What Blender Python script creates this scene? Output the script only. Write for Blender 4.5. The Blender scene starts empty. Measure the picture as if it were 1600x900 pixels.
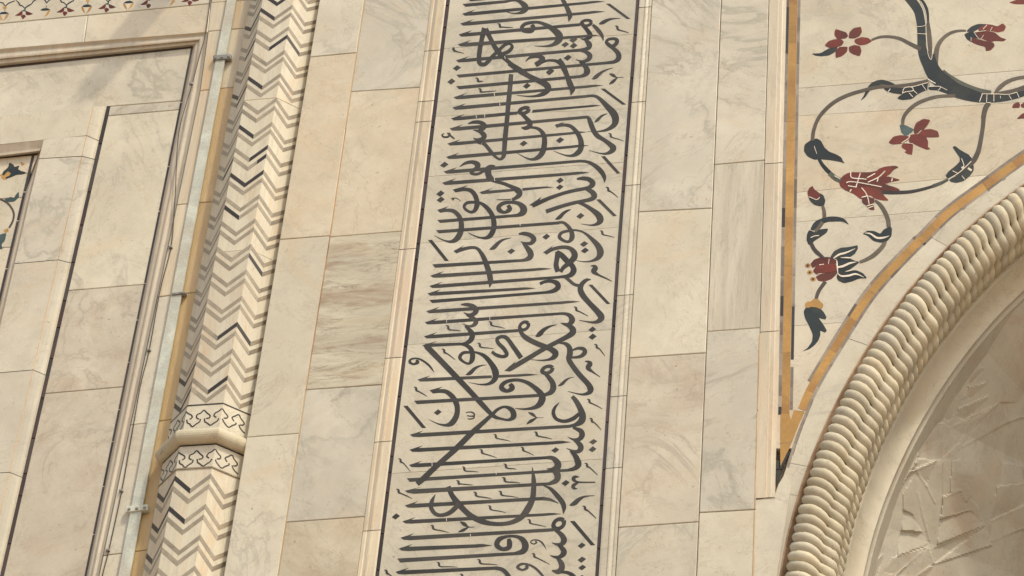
import bpy, math, random
from mathutils import Vector, Matrix
random.seed(7)
R = math.radians
sc = bpy.context.scene
col = sc.collection

# ------------------------------------------------------------------ camera
F_PX = 4500.0
AX_R = Vector((0.97550026, 0.20628225, 0.07646483))
AX_U = Vector((0.07186338, -0.62728851, 0.77546423))
AX_W = Vector((-0.20793002, 0.75097054, 0.62674425))
CAM = Vector((3.74274029, -13.51746978, 1.61860355))
cd = bpy.data.cameras.new('camera'); cam = bpy.data.objects.new('camera', cd); col.objects.link(cam)
cd.sensor_fit = 'HORIZONTAL'; cd.sensor_width = 36.0; cd.lens = F_PX / 1600 * 36.0
cd.clip_start = 0.1; cd.clip_end = 3000
m = Matrix.Identity(4)
for i in range(3):
    m[i][0] = AX_R[i]; m[i][1] = AX_U[i]; m[i][2] = -AX_W[i]; m[i][3] = CAM[i]
cam.matrix_world = m
sc.camera = cam

# ------------------------------------------------------------------ light
SUN_AZ, SUN_EL = R(45), R(55)            # azimuth to the right of the wall normal, elevation
sdir = Vector((math.sin(SUN_AZ) * math.cos(SUN_EL), -math.cos(SUN_AZ) * math.cos(SUN_EL), math.sin(SUN_EL)))
w = bpy.data.worlds.new('World'); sc.world = w; w.use_nodes = True
nt = w.node_tree; bg = nt.nodes['Background']
sky = nt.nodes.new('ShaderNodeTexSky'); sky.sky_type = 'NISHITA'; sky.sun_disc = False
sky.sun_elevation = SUN_EL; sky.sun_rotation = math.atan2(sdir.x, sdir.y)
sky.dust_density = 4.0; sky.air_density = 1.3; sky.ozone_density = 0.6
nt.links.new(sky.outputs[0], bg.inputs[0]); bg.inputs[1].default_value = 0.15
sl = bpy.data.lights.new('sun', 'SUN'); so = bpy.data.objects.new('sun', sl); col.objects.link(so)
sl.energy = 2.0; sl.angle = R(2.0); sl.color = (1.0, 0.90, 0.74)
so.rotation_euler = (-sdir).to_track_quat('-Z', 'Y').to_euler()
so.location = sdir * 60
sc.view_settings.view_transform = 'Standard'; sc.view_settings.look = 'None'
sc.view_settings.exposure = 0.26; sc.view_settings.gamma = 1.0
sc.view_settings.use_curve_mapping = False
sc.cycles.max_bounces = 8; sc.cycles.diffuse_bounces = 5

# ------------------------------------------------------------------ helpers
def P(px, py, y=0.0):
    """photo pixel -> point on the wall plane at depth y (wall faces -y)"""
    d = AX_W + AX_R * ((px - 800) / F_PX) - AX_U * ((py - 450) / F_PX)
    return CAM + d * ((y - CAM.y) / d.y)

def mesh(name, vs, fs, mat, parent=None, smooth=False, kind=None):
    me = bpy.data.meshes.new(name); me.from_pydata([tuple(v) for v in vs], [], fs); me.update()
    me.materials.append(mat)
    if smooth:
        me.polygons.foreach_set('use_smooth', [True] * len(me.polygons))
    o = bpy.data.objects.new(name, me); col.objects.link(o)
    c0 = sum((Vector(v) for v in vs), Vector()) / max(1, len(vs))           # each stone keeps its own grain and tone
    fr_ = lambda k: (math.sin(c0.x * 12.9898 * k + c0.z * 78.233 + c0.y * 31.7) * 43758.5453) % 1.0
    o.color = (fr_(1.0), fr_(1.7), fr_(2.9), 1.0)
    if parent is not None:
        o.parent = parent
        o.matrix_parent_inverse = Matrix.Translation(-BASE[parent.name])
    if kind: o['kind'] = kind
    return o

BASE = {}
def thing(name, label, cat, loc=(0, 0, 0), group=None):
    o = bpy.data.objects.new(name, None); col.objects.link(o); o.location = loc
    o.empty_display_size = 0.2
    o['label'] = label; o['category'] = cat
    if group: o['group'] = group
    BASE[o.name] = Vector(loc)
    return o

def sub(name, vs, fs, mat, part, smooth=False):
    """sub-part of a part mesh (the part sits at its thing's base offset)"""
    o = mesh(name, vs, fs, mat, None, smooth)
    o.parent = part; o.matrix_parent_inverse = Matrix.Identity(4)
    return o

def join_geo(parts):
    vs, fs = [], []
    for v, f in parts:
        k = len(vs); vs += list(v); fs += [tuple(i + k for i in q) for q in f]
    return vs, fs

def plate(pts, ytop, yback, wob=0.0):
    """flat polygon (x,z pairs as vectors) with thickness along y"""
    n = len(pts)
    vs = [Vector((p[0], ytop, p[1])) for p in pts] + [Vector((p[0], yback, p[1])) for p in pts]
    fs = [tuple(range(n))] + [(i, (i + 1) % n, n + (i + 1) % n, n + i) for i in range(n)]
    return vs, fs

def area2(pts):
    return sum(pts[i][0] * pts[(i + 1) % len(pts)][1] - pts[(i + 1) % len(pts)][0] * pts[i][1] for i in range(len(pts)))

def inset(pts, d):
    """inset a polygon in (x,z) by d"""
    n = len(pts); out = []; s = 1 if area2(pts) > 0 else -1
    for i in range(n):
        a, b, c = Vector(pts[i - 1]), Vector(pts[i]), Vector(pts[(i + 1) % n])
        e1 = (b - a).normalized(); e2 = (c - b).normalized()
        n1 = Vector((-e1.y, e1.x)) * s; n2 = Vector((-e2.y, e2.x)) * s
        bis = n1 + n2
        if bis.length < 1e-5: bis = n1
        bis.normalize()
        out.append(b + bis * (d / max(0.35, bis.dot(n1))))
    return out

def slab_geo(pts, yface, gap=0.0035, cham=0.004, yback=0.075):
    a = inset(pts, gap / 2); b = inset(pts, gap / 2 + cham)
    n = len(a)
    vs = [Vector((p[0], yface, p[1])) for p in b] + [Vector((p[0], yface + cham * 0.7, p[1])) for p in a] + [Vector((p[0], yback, p[1])) for p in a]
    fs = [tuple(range(n))]
    for i in range(n):
        j = (i + 1) % n
        fs.append((i, j, n + j, n + i)); fs.append((n + i, n + j, 2 * n + j, 2 * n + i))
    return vs, fs

def XZ(px, py, y=0.0):
    p = P(px, py, y); return Vector((p.x, p.z))

def slab(parent, corners, yface, mat, name='marble_slab', gap=0.0045, cham=0.004, yback=None, jitter=0.0012):
    yf = yface + random.uniform(-jitter, jitter)
    pts = [XZ(x, y, yface) for x, y in corners]
    vs, fs = slab_geo(pts, yf, gap, cham, (0.38 if yface > 0.1 else yface + 0.05) if yback is None else yback)
    return mesh(name, vs, fs, mat, parent)

def inlay(parent, name, corners, yface, h, mat, depth=0.004):
    pts = [XZ(x, y, yface) for x, y in corners]
    vs, fs = plate(pts, yface - h, yface + depth)
    return mesh(name, vs, fs, mat, parent)

def catmull(pts, sub=6):
    if len(pts) < 3: return pts
    out = []
    for i in range(len(pts) - 1):
        p0 = pts[max(i - 1, 0)]; p1 = pts[i]; p2 = pts[i + 1]; p3 = pts[min(i + 2, len(pts) - 1)]
        for k in range(sub):
            t = k / sub; t2 = t * t; t3 = t2 * t
            out.append(tuple(0.5 * (2 * b + (c - a) * t + (2 * a - 5 * b + 4 * c - d) * t2 + (3 * b - a - 3 * c + d) * t3)
                             for a, b, c, d in zip(p0, p1, p2, p3)))
    out.append(tuple(pts[-1]))
    return out

def ribbon_px(pts, sub=6):
    """(x,y,w) path in pixels -> left and right edge pixel points"""
    q = catmull(pts, sub); L, Rr = [], []
    for i, (x, y, wd) in enumerate(q):
        a = q[max(i - 1, 0)]; b = q[min(i + 1, len(q) - 1)]
        dx, dy = b[0] - a[0], b[1] - a[1]; l = math.hypot(dx, dy) or 1
        nx, ny = -dy / l, dx / l; wd = max(wd, 0.25)
        L.append((x + nx * wd / 2, y + ny * wd / 2)); Rr.append((x - nx * wd / 2, y - ny * wd / 2))
    return L, Rr

def ribbon(parent, name, pts, yface, h, mat, sub=6, unproj=None, slope=0.00025):
    L, Rr = ribbon_px(pts, sub); n = len(L); vs = []
    U = unproj or (lambda x, y, hh: Vector((lambda p: (p.x, yface - hh, p.z))(P(x, y, yface))))
    for i in range(n):
        hh = h + slope * i / n
        vs += [U(L[i][0], L[i][1], hh), U(Rr[i][0], Rr[i][1], hh), U(L[i][0], L[i][1], -0.003), U(Rr[i][0], Rr[i][1], -0.003)]
    fs = [(0, 1, 3, 2), (4 * n - 4, 4 * n - 2, 4 * n - 1, 4 * n - 3)]
    for i in range(n - 1):
        a = 4 * i; b = a + 4
        fs += [(a, b, b + 1, a + 1), (a, a + 2, b + 2, b), (a + 1, b + 1, b + 3, a + 3)]
    return mesh(name, vs, fs, mat, parent)

def ruled(parent, name, lines, mat, smooth=False):
    """lines: list of (list of px points, depth y) joined by strips"""
    vs, fs = [], []; n = len(lines[0][0])
    for pts, y in lines:
        vs += [P(x, yy, y) for x, yy in pts]
    for k in range(len(lines) - 1):
        for i in range(n - 1):
            a = k * n + i; fs.append((a, a + 1, a + n + 1, a + n))
    return mesh(name, vs, fs, mat, parent, smooth)

def box_geo(x0, x1, y0, y1, z0, z1):
    vs = [Vector((x, y, z)) for x in (x0, x1) for y in (y0, y1) for z in (z0, z1)]
    return vs, [(0, 1, 3, 2), (4, 6, 7, 5), (0, 4, 5, 1), (2, 3, 7, 6), (0, 2, 6, 4), (1, 5, 7, 3)]

# ------------------------------------------------------------------ materials
def nodes(name):
    mt = bpy.data.materials.new(name); mt.use_nodes = True
    t = mt.node_tree; b = t.nodes['Principled BSDF']
    return mt, t, b

def N(t, typ, **kw):
    n = t.nodes.new(typ)
    for k, v in kw.items(): setattr(n, k, v)
    return n

def coords(t, stretch=(1, 1, 1), spin=True):
    tc = N(t, 'ShaderNodeTexCoord'); oc = N(t, 'ShaderNodeObjectInfo'); oi = N(t, 'ShaderNodeSeparateColor')
    t.links.new(oc.outputs['Color'], oi.inputs[0])
    mul = N(t, 'ShaderNodeMath', operation='MULTIPLY'); mul.inputs[1].default_value = 61.0
    t.links.new(oi.outputs[0], mul.inputs[0])
    add = N(t, 'ShaderNodeVectorMath', operation='ADD')
    t.links.new(tc.outputs['Object'], add.inputs[0]); t.links.new(mul.outputs[0], add.inputs[1])
    out = add.outputs[0]
    mp = N(t, 'ShaderNodeMapping'); mp.inputs['Scale'].default_value = stretch
    if spin:
        vr = N(t, 'ShaderNodeVectorRotate'); vr.rotation_type = 'Y_AXIS'
        m2 = N(t, 'ShaderNodeMath', operation='MULTIPLY'); m2.inputs[1].default_value = 6.28
        t.links.new(oi.outputs[0], m2.inputs[0]); t.links.new(m2.outputs[0], vr.inputs['Angle'])
        t.links.new(out, vr.inputs['Vector']); out = vr.outputs[0]
    t.links.new(out, mp.inputs['Vector'])
    return mp.outputs[0], oi, tc

def ramp(t, src, stops):
    r = N(t, 'ShaderNodeValToRGB'); e = r.color_ramp.elements
    while len(e) < len(stops): e.new(0.5)
    for i, (p, c) in enumerate(stops):
        e[i].position = p; e[i].color = (c[0], c[1], c[2], 1) if not isinstance(c, (int, float)) else (c, c, c, 1)
    t.links.new(src, r.inputs[0]); return r.outputs[0]

def noise(t, vec, scale, detail=4, rough=0.55, dist=0.0):
    n = N(t, 'ShaderNodeTexNoise'); n.inputs['Scale'].default_value = scale; n.inputs['Detail'].default_value = detail
    n.inputs['Roughness'].default_value = rough; n.inputs['Distortion'].default_value = dist
    t.links.new(vec, n.inputs['Vector']); return n.outputs['Fac']

def mix(t, fac, a, b, mode='MIX'):
    mx = N(t, 'ShaderNodeMix', data_type='RGBA', blend_type=mode)
    for i, v in ((0, fac), (6, a), (7, b)):
        if isinstance(v, (int, float)): mx.inputs[i].default_value = v
        elif isinstance(v, tuple): mx.inputs[i].default_value = (*v[:3], 1)
        else: t.links.new(v, mx.inputs[i])
    return mx.outputs[2]

def marble(name, a, b, vein=(0.40, 0.36, 0.29), vamt=0.5, vscale=1.3, stretch=(1, 1, 1), spin=True, spots=0.5,
           stain=None, samt=0.0, rough=0.42, var=0.08, cov=0.44):
    tint = lambda c: tuple(k * q for k, q in zip(c, (0.95, 1.03, 1.075)))
    a, b, vein = tint(a), tint(b), tint(vein)
    mt, t, bs = nodes(name)
    v, oi, tc = coords(t, stretch, spin)
    big = noise(t, v, 1.4, 5, 0.55, 0.8)
    c = mix(t, ramp(t, big, [(0.32, 0.0), (0.68, 1.0)]), a, tuple(k * 0.93 for k in b))
    # soft cloudy veins along the zero set of a warped noise: a sharp core in a wide pale halo, broken up
    vn = noise(t, v, vscale, 8, 0.60, 1.9)
    core = ramp(t, vn, [(0.470, 0.0), (0.498, min(1.0, vamt * 1.15)), (0.512, 0.0)])
    halo = ramp(t, vn, [(0.36, 0.0), (0.49, vamt * 0.62), (0.60, 0.0)])
    br = ramp(t, noise(t, v, vscale * 1.3, 4, 0.6, 0.5), [(cov, 0.0), (cov + 0.14, 1.0)])
    for fac_, colr in ((halo, tuple(0.45 * k + 0.55 * q for k, q in zip(vein, b))), (core, vein)):
        vf = N(t, 'ShaderNodeMath', operation='MULTIPLY'); t.links.new(fac_, vf.inputs[0]); t.links.new(br, vf.inputs[1])
        c = mix(t, vf.outputs[0], c, colr)
    cl = ramp(t, noise(t, v, 3.3, 6, 0.65, 0.4), [(0.35, 0.0), (0.75, 0.45)])
    c = mix(t, cl, c, tuple(0.86 * k for k in b))
    # faint warm and grey blotches, hairline cracks
    c = mix(t, ramp(t, noise(t, v, 6.5, 5, 0.7, 0.3), [(0.48, 0.0), (0.72, 0.55)]), c, tuple(k * 0.80 for k in b))
    c = mix(t, ramp(t, noise(t, v, 2.1, 4, 0.6, 1.2), [(0.52, 0.0), (0.74, 0.42)]), c, (b[0] * 1.0, b[1] * 0.86, b[2] * 0.72))
    c = mix(t, ramp(t, noise(t, v, 0.8, 9, 0.68, 2.4), [(0.494, 0.0), (0.50, 0.45), (0.506, 0.0)]), c, (0.30, 0.24, 0.17))
    if stain:
        st = ramp(t, noise(t, v, 2.6, 7, 0.7, 0.6), [(0.50, 0.0), (0.68, samt)])
        c = mix(t, st, c, stain)
    # pits and small specks
    sp = ramp(t, noise(t, v, 38, 3, 0.6), [(0.655, 0.0), (0.72, spots)])
    spm = ramp(t, noise(t, v, 3.0, 2), [(0.45, 0.0), (0.62, 1.0)])
    s2 = N(t, 'ShaderNodeMath', operation='MULTIPLY'); t.links.new(sp, s2.inputs[0]); t.links.new(spm, s2.inputs[1])
    c = mix(t, s2.outputs[0], c, (0.17, 0.14, 0.10))
    # grain
    gr = ramp(t, noise(t, v, 120, 3, 0.7), [(0.25, (0.93, 0.93, 0.92)), (0.75, (1.05, 1.05, 1.05))])
    c = mix(t, 1.0, c, gr, 'MULTIPLY')
    # tone of the single stone
    hs = N(t, 'ShaderNodeHueSaturation')
    mr = N(t, 'ShaderNodeMapRange'); mr.inputs['To Min'].default_value = 1 - var; mr.inputs['To Max'].default_value = 1 + var * 0.7
    t.links.new(oi.outputs[1], mr.inputs['Value']); t.links.new(mr.outputs[0], hs.inputs['Value'])
    mr2 = N(t, 'ShaderNodeMapRange'); mr2.inputs['To Min'].default_value = 0.92; mr2.inputs['To Max'].default_value = 1.06
    t.links.new(oi.outputs[2], mr2.inputs['Value']); t.links.new(mr2.outputs[0], hs.inputs['Saturation'])
    t.links.new(c, hs.inputs['Color']); t.links.new(hs.outputs[0], bs.inputs['Base Color'])
    rr = ramp(t, noise(t, v, 9, 4), [(0.3, rough - 0.08), (0.7, rough + 0.14)])
    t.links.new(rr, bs.inputs['Roughness']); bs.inputs['Specular IOR Level'].default_value = 0.3
    bp = N(t, 'ShaderNodeBump'); bp.inputs['Strength'].default_value = 0.12; bp.inputs['Distance'].default_value = 0.01
    t.links.new(noise(t, v, 26, 6, 0.65), bp.inputs['Height']); t.links.new(bp.outputs[0], bs.inputs['Normal'])
    return mt

CR_A, CR_B = (0.70, 0.615, 0.47), (0.60, 0.52, 0.385)
M = {}
M['cream'] = marble('marble_cream', (0.71, 0.62, 0.47), (0.61, 0.525, 0.39), vamt=0.55, vscale=0.9)
M['warm'] = marble('marble_warm', (0.72, 0.61, 0.45), (0.64, 0.525, 0.37), vamt=0.25, stain=(0.54, 0.39, 0.23), samt=0.3)
M['grey'] = marble('marble_grey', (0.70, 0.62, 0.485), (0.60, 0.525, 0.405), vamt=0.9, vein=(0.42, 0.37, 0.285), vscale=0.8, cov=0.37)
M['vein'] = marble('marble_veined', (0.70, 0.615, 0.47), (0.60, 0.52, 0.395), vamt=1.0, vein=(0.40, 0.355, 0.27), vscale=0.62, cov=0.36)
M['streak'] = marble('marble_streaked', (0.70, 0.605, 0.45), (0.57, 0.49, 0.36), vamt=0.7, vein=(0.44, 0.375, 0.27), vscale=2.0, stretch=(3.4, 1, 0.32), spin=False)
M['flatstreak'] = marble('marble_bedded', (0.64, 0.555, 0.41), (0.50, 0.43, 0.31), vamt=1.0, vein=(0.28, 0.22, 0.15), vscale=3.2, stretch=(0.55, 1, 2.7), spin=False, spots=1.0, stain=(0.30, 0.225, 0.15), samt=0.95)
M['dirty'] = marble('marble_weathered', (0.66, 0.56, 0.41), (0.57, 0.475, 0.34), vamt=0.6, vein=(0.36, 0.30, 0.22), stain=(0.40, 0.31, 0.21), samt=0.5, spots=0.8)
M['rusty'] = marble('marble_rust_run', (0.72, 0.61, 0.45), (0.64, 0.525, 0.37), vamt=0.3, vscale=1.6, stretch=(5, 1, 0.35), spin=False, stain=(0.55, 0.36, 0.17), samt=0.75, var=0.04)
M['colm'] = marble('marble_column', (0.72, 0.63, 0.475), (0.64, 0.545, 0.40), vamt=0.4, vscale=1.8, stretch=(3.0, 3.0, 0.5), spin=False, stain=(0.56, 0.41, 0.25), samt=0.6, var=0.04)
M['plain'] = marble('marble_plain', (0.70, 0.61, 0.46), (0.63, 0.54, 0.40), vamt=0.12, spots=0.35, var=0.05)
M['panel'] = marble('marble_panel', (0.665, 0.58, 0.44), (0.56, 0.49, 0.37), vamt=0.7, vscale=0.8, spots=0.5, var=0.05)
M['mould'] = marble('marble_moulding', (0.70, 0.585, 0.42), (0.60, 0.49, 0.35), vamt=0.35, vscale=2.5, stretch=(3, 1, 0.4), spin=False, stain=(0.58, 0.38, 0.22), samt=0.35, var=0.07)
M['rope'] = marble('marble_rope', (0.65, 0.55, 0.385), (0.55, 0.46, 0.315), vamt=0.25, vscale=5, stain=(0.40, 0.30, 0.19), samt=0.45, rough=0.72, spots=1.0, var=0.12)
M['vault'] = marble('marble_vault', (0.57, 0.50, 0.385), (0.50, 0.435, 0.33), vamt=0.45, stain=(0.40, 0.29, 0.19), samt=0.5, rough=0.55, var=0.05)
M['tan'] = marble('stone_ochre', (0.66, 0.46, 0.235), (0.56, 0.375, 0.18), vamt=0.3, vein=(0.3, 0.19, 0.09), vscale=2, stretch=(2.5, 1, 0.4), spin=False, stain=(0.60, 0.46, 0.28), samt=0.4, var=0.05)

def stone(name, c, var=0.25, rough=0.4, patch=None, pamt=0.0, scale=5.0, hue=0.0):
    mt, t, bs = nodes(name)
    v, oi, tc = coords(t)
    n1 = ramp(t, noise(t, v, scale, 5, 0.6, 0.5), [(0.3, tuple(k * 0.78 for k in c)), (0.7, tuple(min(1, k * 1.22) for k in c))])
    cc = n1
    if patch:
        cc = mix(t, ramp(t, noise(t, v, scale * 0.7, 4), [(0.5, 0.0), (0.62, pamt)]), cc, patch)
    fl = ramp(t, noise(t, v, 95, 3, 0.7), [(0.3, 0.86), (0.75, 1.16)])
    cc = mix(t, 1.0, cc, fl, 'MULTIPLY')
    hs = N(t, 'ShaderNodeHueSaturation'); mr = N(t, 'ShaderNodeMapRange')
    mr.inputs['To Min'].default_value = 1 - var; mr.inputs['To Max'].default_value = 1 + var
    t.links.new(oi.outputs[1], mr.inputs['Value']); t.links.new(mr.outputs[0], hs.inputs['Value'])
    t.links.new(cc, hs.inputs['Color']); t.links.new(hs.outputs[0], bs.inputs['Base Color'])
    bs.inputs['Roughness'].default_value = rough; bs.inputs['Specular IOR Level'].default_value = 0.35
    bp = N(t, 'ShaderNodeBump'); bp.inputs['Strength'].default_value = 0.1; bp.inputs['Distance'].default_value = 0.006
    t.links.new(noise(t, v, 40, 5), bp.inputs['Height']); t.links.new(bp.outputs[0], bs.inputs['Normal'])
    return mt

M['black'] = stone('inlay_black', (0.044, 0.041, 0.032), 0.22, 0.42, patch=(0.066, 0.058, 0.045), pamt=0.7, scale=3.5)
M['blackline'] = stone('inlay_black_line', (0.050, 0.042, 0.036), 0.3, 0.42, patch=(0.085, 0.05, 0.042), pamt=0.7, scale=1.6)
M['chgrey'] = stone('inlay_grey', (0.305, 0.268, 0.195), 0.10, 0.45, scale=7)
M['chbrown'] = stone('inlay_brown_grey', (0.22, 0.185, 0.125), 0.2, 0.5, patch=(0.30, 0.235, 0.145), pamt=0.9, scale=14)
M['chblack'] = stone('inlay_dark', (0.040, 0.034, 0.027), 0.1, 0.4)
M['gold'] = stone('inlay_ochre', (0.43, 0.25, 0.07), 0.16, 0.4, patch=(0.34, 0.175, 0.05), pamt=0.7, scale=4)
M['edge'] = stone('inlay_edge_grey', (0.27, 0.232, 0.18), 0.3, 0.45, patch=(0.13, 0.10, 0.08), pamt=0.7, scale=5)
M['edgeblack'] = stone('inlay_edge_black', (0.045, 0.042, 0.036), 0.2, 0.4)
M['red'] = stone('inlay_red', (0.135, 0.025, 0.011), 0.24, 0.4, patch=(0.080, 0.026, 0.013), pamt=0.8, scale=7)
M['green'] = stone('inlay_dark_green', (0.021, 0.028, 0.025), 0.3, 0.35, patch=(0.038, 0.042, 0.030), pamt=0.8, scale=6)
M['stem'] = stone('inlay_stem', (0.105, 0.088, 0.060), 0.22, 0.4, patch=(0.08, 0.062, 0.046), pamt=0.8, scale=6)
M['stemdark'] = stone('inlay_stem_dark', (0.045, 0.035, 0.028), 0.2, 0.4)
M['olive'] = stone('inlay_olive', (0.085, 0.090, 0.062), 0.2, 0.4)
M['bluegreen'] = stone('inlay_blue_green', (0.06, 0.095, 0.09), 0.2, 0.4)
M['mortar'] = stone('mortar', (0.30, 0.235, 0.155), 0.1, 0.9, patch=(0.14, 0.10, 0.065), pamt=0.9, scale=3)
M['core_brown'] = stone('rope_core_brown', (0.20, 0.15, 0.095), 0.1, 0.9, patch=(0.30, 0.20, 0.11), pamt=0.8, scale=6)  # rope core, a darker brown than the strands over it
M['groove'] = stone('stained_fillet', (0.37, 0.255, 0.155), 0.1, 0.8, patch=(0.24, 0.15, 0.085), pamt=0.9, scale=9)
M['white'] = stone('white_line', (0.74, 0.68, 0.56), 0.05, 0.6)
M['orangeline'] = stone('stained_joint', (0.46, 0.27, 0.13), 0.15, 0.8, patch=(0.28, 0.16, 0.09), pamt=0.8, scale=3)
M['tanline'] = stone('stained_arris', (0.60, 0.43, 0.26), 0.1, 0.7, patch=(0.50, 0.32, 0.17), pamt=0.8, scale=3)
M['steel'] = stone('galvanised_steel', (0.56, 0.59, 0.50), 0.05, 0.55, patch=(0.50, 0.47, 0.37), pamt=0.6, scale=5)
M['steeldark'] = stone('bracket_steel', (0.24, 0.24, 0.22), 0.1, 0.5, patch=(0.14, 0.12, 0.1), pamt=0.8, scale=30)
M['wire'] = stone('wire_dark', (0.045, 0.035, 0.028), 0.1, 0.6)
M['ground'] = stone('ground_stone', (0.42, 0.32, 0.225), 0.0, 0.8, patch=(0.36, 0.22, 0.15), pamt=0.6, scale=0.4)

# ------------------------------------------------------------------ ground and masonry core
g = mesh('ground', [(-900, -900, 0), (900, -900, 0), (900, 900, 0), (-900, 900, 0)], [(0, 1, 2, 3)], M['ground']); g['kind'] = 'structure'

Y_MAIN = 0.0      # ashlar face
Y_PAN = 0.016     # lettering panel face
Y_SPA = 0.018     # spandrel face
Y_WING = 0.16     # side wall face

# ================================================================== lettering panel
panel = thing('lettering_panel', 'tall white marble panel inlaid with black Arabic lettering, framed by thin black lines', 'wall panel', P(800, 900, Y_PAN))
def lerp(a, b, t): return (a[0] + (b[0] - a[0]) * t, a[1] + (b[1] - a[1]) * t)
def at(line, y):
    """x of a straight pixel line ((x,y),(x,y)) at pixel row y"""
    (x0, y0), (x1, y1) = line; return x0 + (x1 - x0) * (y - y0) / (y1 - y0)
BL = ((700.5, 0), (589.5, 900)); BR = ((997, 0), (932.5, 900))
def BLx(y): return at(((700.5, 0), (651.5, 400)), y) if y < 400 else at(((651.5, 400), (589.5, 900)), y)
def BRx(y): return at(((996.5, 0), (965.8, 400)), y) if y < 400 else at(((965.8, 400), (932.5, 900)), y)
jo = [(-300, -322), (-70, -92), (76, 53), (182, 170), (276, 253), (380, 355), (539, 515), (740, 717), (960, 935)]
for i in range(len(jo) - 1):
    (l0, r0), (l1, r1) = jo[i], jo[i + 1]
    slab(panel, [(BLx(l0) + 2, l0), (BRx(r0) - 2, r0), (BRx(r1) - 2, r1), (BLx(l1) + 2, l1)], Y_PAN, M['panel'], gap=0.0018, cham=0.001, jitter=0.0003)
# black border lines in short pieces
def border(parent, fx, ys, wpx, yf, mat, h=0.0012, name='border_strip'):
    for a, b in zip(ys[:-1], ys[1:]):
        a2, b2 = a + 0.8, b - 0.8
        inlay(parent, name, [(fx(a2) - wpx / 2, a2), (fx(a2) + wpx / 2, a2), (fx(b2) + wpx / 2, b2), (fx(b2) - wpx / 2, b2)], yf, h + random.uniform(0, 0.0004), mat, 0.02)
border(panel, BLx, [-300, -150, -60, 9, 43, 111, 199, 240, 286, 327, 352, 381, 406, 470, 542, 620, 713, 738, 770, 834, 891, 960], 5.6, Y_PAN, M['blackline'])
border(panel, BRx, [-300, -150, -60, 55, 122, 243, 300, 410, 470, 510, 585, 601, 660, 734, 790, 858, 960], 5.0, Y_PAN, M['blackline'])

FR = {0: (680, 0), 1: (670, 100), 2: (660, 200), 3: (650, 300), 4: (640, 400), 5: (625, 500), 6: (610, 600), 7: (600, 700), 8: (585, 788)}
OFF = {0: 1120, 1: 1120, 2: 1120, 3: 1120, 4: 1120, 5: 1160, 6: 1200, 7: 1200, 8: 1280}
cnt = [0]
def hh():
    cnt[0] += 1
    return 0.0006 + (cnt[0] * 37 % 101) * 0.000012
def g(r, x, y, right=0):
    X, Y = FR[r]; return (X + (x + (OFF[r] if right else 0)) / 8.0, Y + y / 8.0)
def S(r, pts, right=0, name='letter_stroke', mat='black'):
    q = [(*g(r, x, y, right), wd * 1.07 / 8.0) for x, y, wd in pts]
    ribbon(panel, name, q, Y_PAN, hh(), M[mat], 6)
def PL(r, pts, right=0, name='letter_stroke', mat='black'):
    inlay(panel, name, [g(r, x, y, right) for x, y in pts], Y_PAN, hh(), M[mat])
def A(r, tx, ty, ex, ey, w0=38, w1=31, end='t', barb=(165, -52), right=0):
    """long shaft with a barbed head at its left end"""
    w0, w1 = w0 * 1.06, w1 * 1.08
    cx, cy = tx + 112, ty + (-20 + w0 / 2)
    def c(x): return cy + (ey - cy) * (x - cx) / (ex - cx)
    pts = [(tx, ty), (tx + barb[0], ty + barb[1]), (cx, cy - w0 / 2)]
    if end == 't':
        bx = ex - 90
        pts += [(bx - 130, c(bx - 130) - w1 / 2), (bx - 60, c(bx - 60) - w1 * 0.56), (bx, c(bx) - w1 * 0.42), (ex, ey + 3), (bx - 10, c(bx) + w1 * 0.36), (bx - 130, c(bx - 130) + w1 / 2)]
    else:
        pts += [(ex, ey - w1 / 2), (ex, ey + w1 / 2)]
    pts += [(cx, cy + w0 / 2), (tx + 34, ty + 25)]
    PL(r, pts, right)
def CA(r, tx, ty, ex, ey, w0=34, w1=31, end='b'):
    """long shaft with a slanted cut at its left end; (tx,ty) is the upper corner"""
    w0, w1 = w0 * 1.06, w1 * 1.08
    pts = [(tx, ty), (ex, ey - w1 / 2), (ex, ey + w1 / 2), (tx + 35, ty + w0 - 1)]
    if end == 't': pts[1:3] = [(ex - 90, ey - w1 * 0.5), (ex, ey + 4), (ex - 95, ey + w1 * 0.45)]
    PL(r, pts)
def D(r, x, y, right=0):
    j = lambda: random.uniform(-3, 3)
    PL(r, [(x - 50 + j(), y + 6), (x + 4, y - 37 + j()), (x + 50 + j(), y - 6), (x - 4, y + 37 + j())], right, 'dot')
def MK(r, x, y, ex, ey, right=0, k=1.0):
    S(r, [(x - 2, y, 6), (x + 22 * k, y + 4 * k, 16 * k), (x + 28 * k, y + 18 * k, 27 * k), (x + 32 * k, y + 40 * k, 24 * k), (x + 62 * k, y + 55 * k if ey - y > 55 else y + 42 * k, 14 * k), ((x + 62 * k + ex) / 2, (y + 50 * k + ey) / 2 if ey - y > 55 else (y + 42 * k + ey) / 2 + 1, 11), (ex, ey, 4)], right, 'vowel_mark')
def BAR(r, x0, y0, x1, y1, wd=46, right=0):
    PL(r, [(x0 - wd * 0.55, y0), (x0 + wd * 0.5, y0 - 3), (x1 + wd * 0.55, y1), (x1 - wd * 0.45, y1 + 4)], right, 'vowel_mark')
def CR(r, pts, right=0): S(r, pts, right, 'vowel_mark')
def RING(r, cx, cy, rx, ry, tilt, wd, right=0, wmin=0.75):
    q = []
    for k in range(13):
        a = 2 * math.pi * k / 12; ca, sa = math.cos(a) * rx, math.sin(a) * ry; tt = R(tilt)
        q.append((cx + ca * math.cos(tt) - sa * math.sin(tt), cy + ca * math.sin(tt) + sa * math.cos(tt), wd * (1 - (1 - wmin) * abs(math.sin(a)))))
    S(r, q, right)

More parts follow.
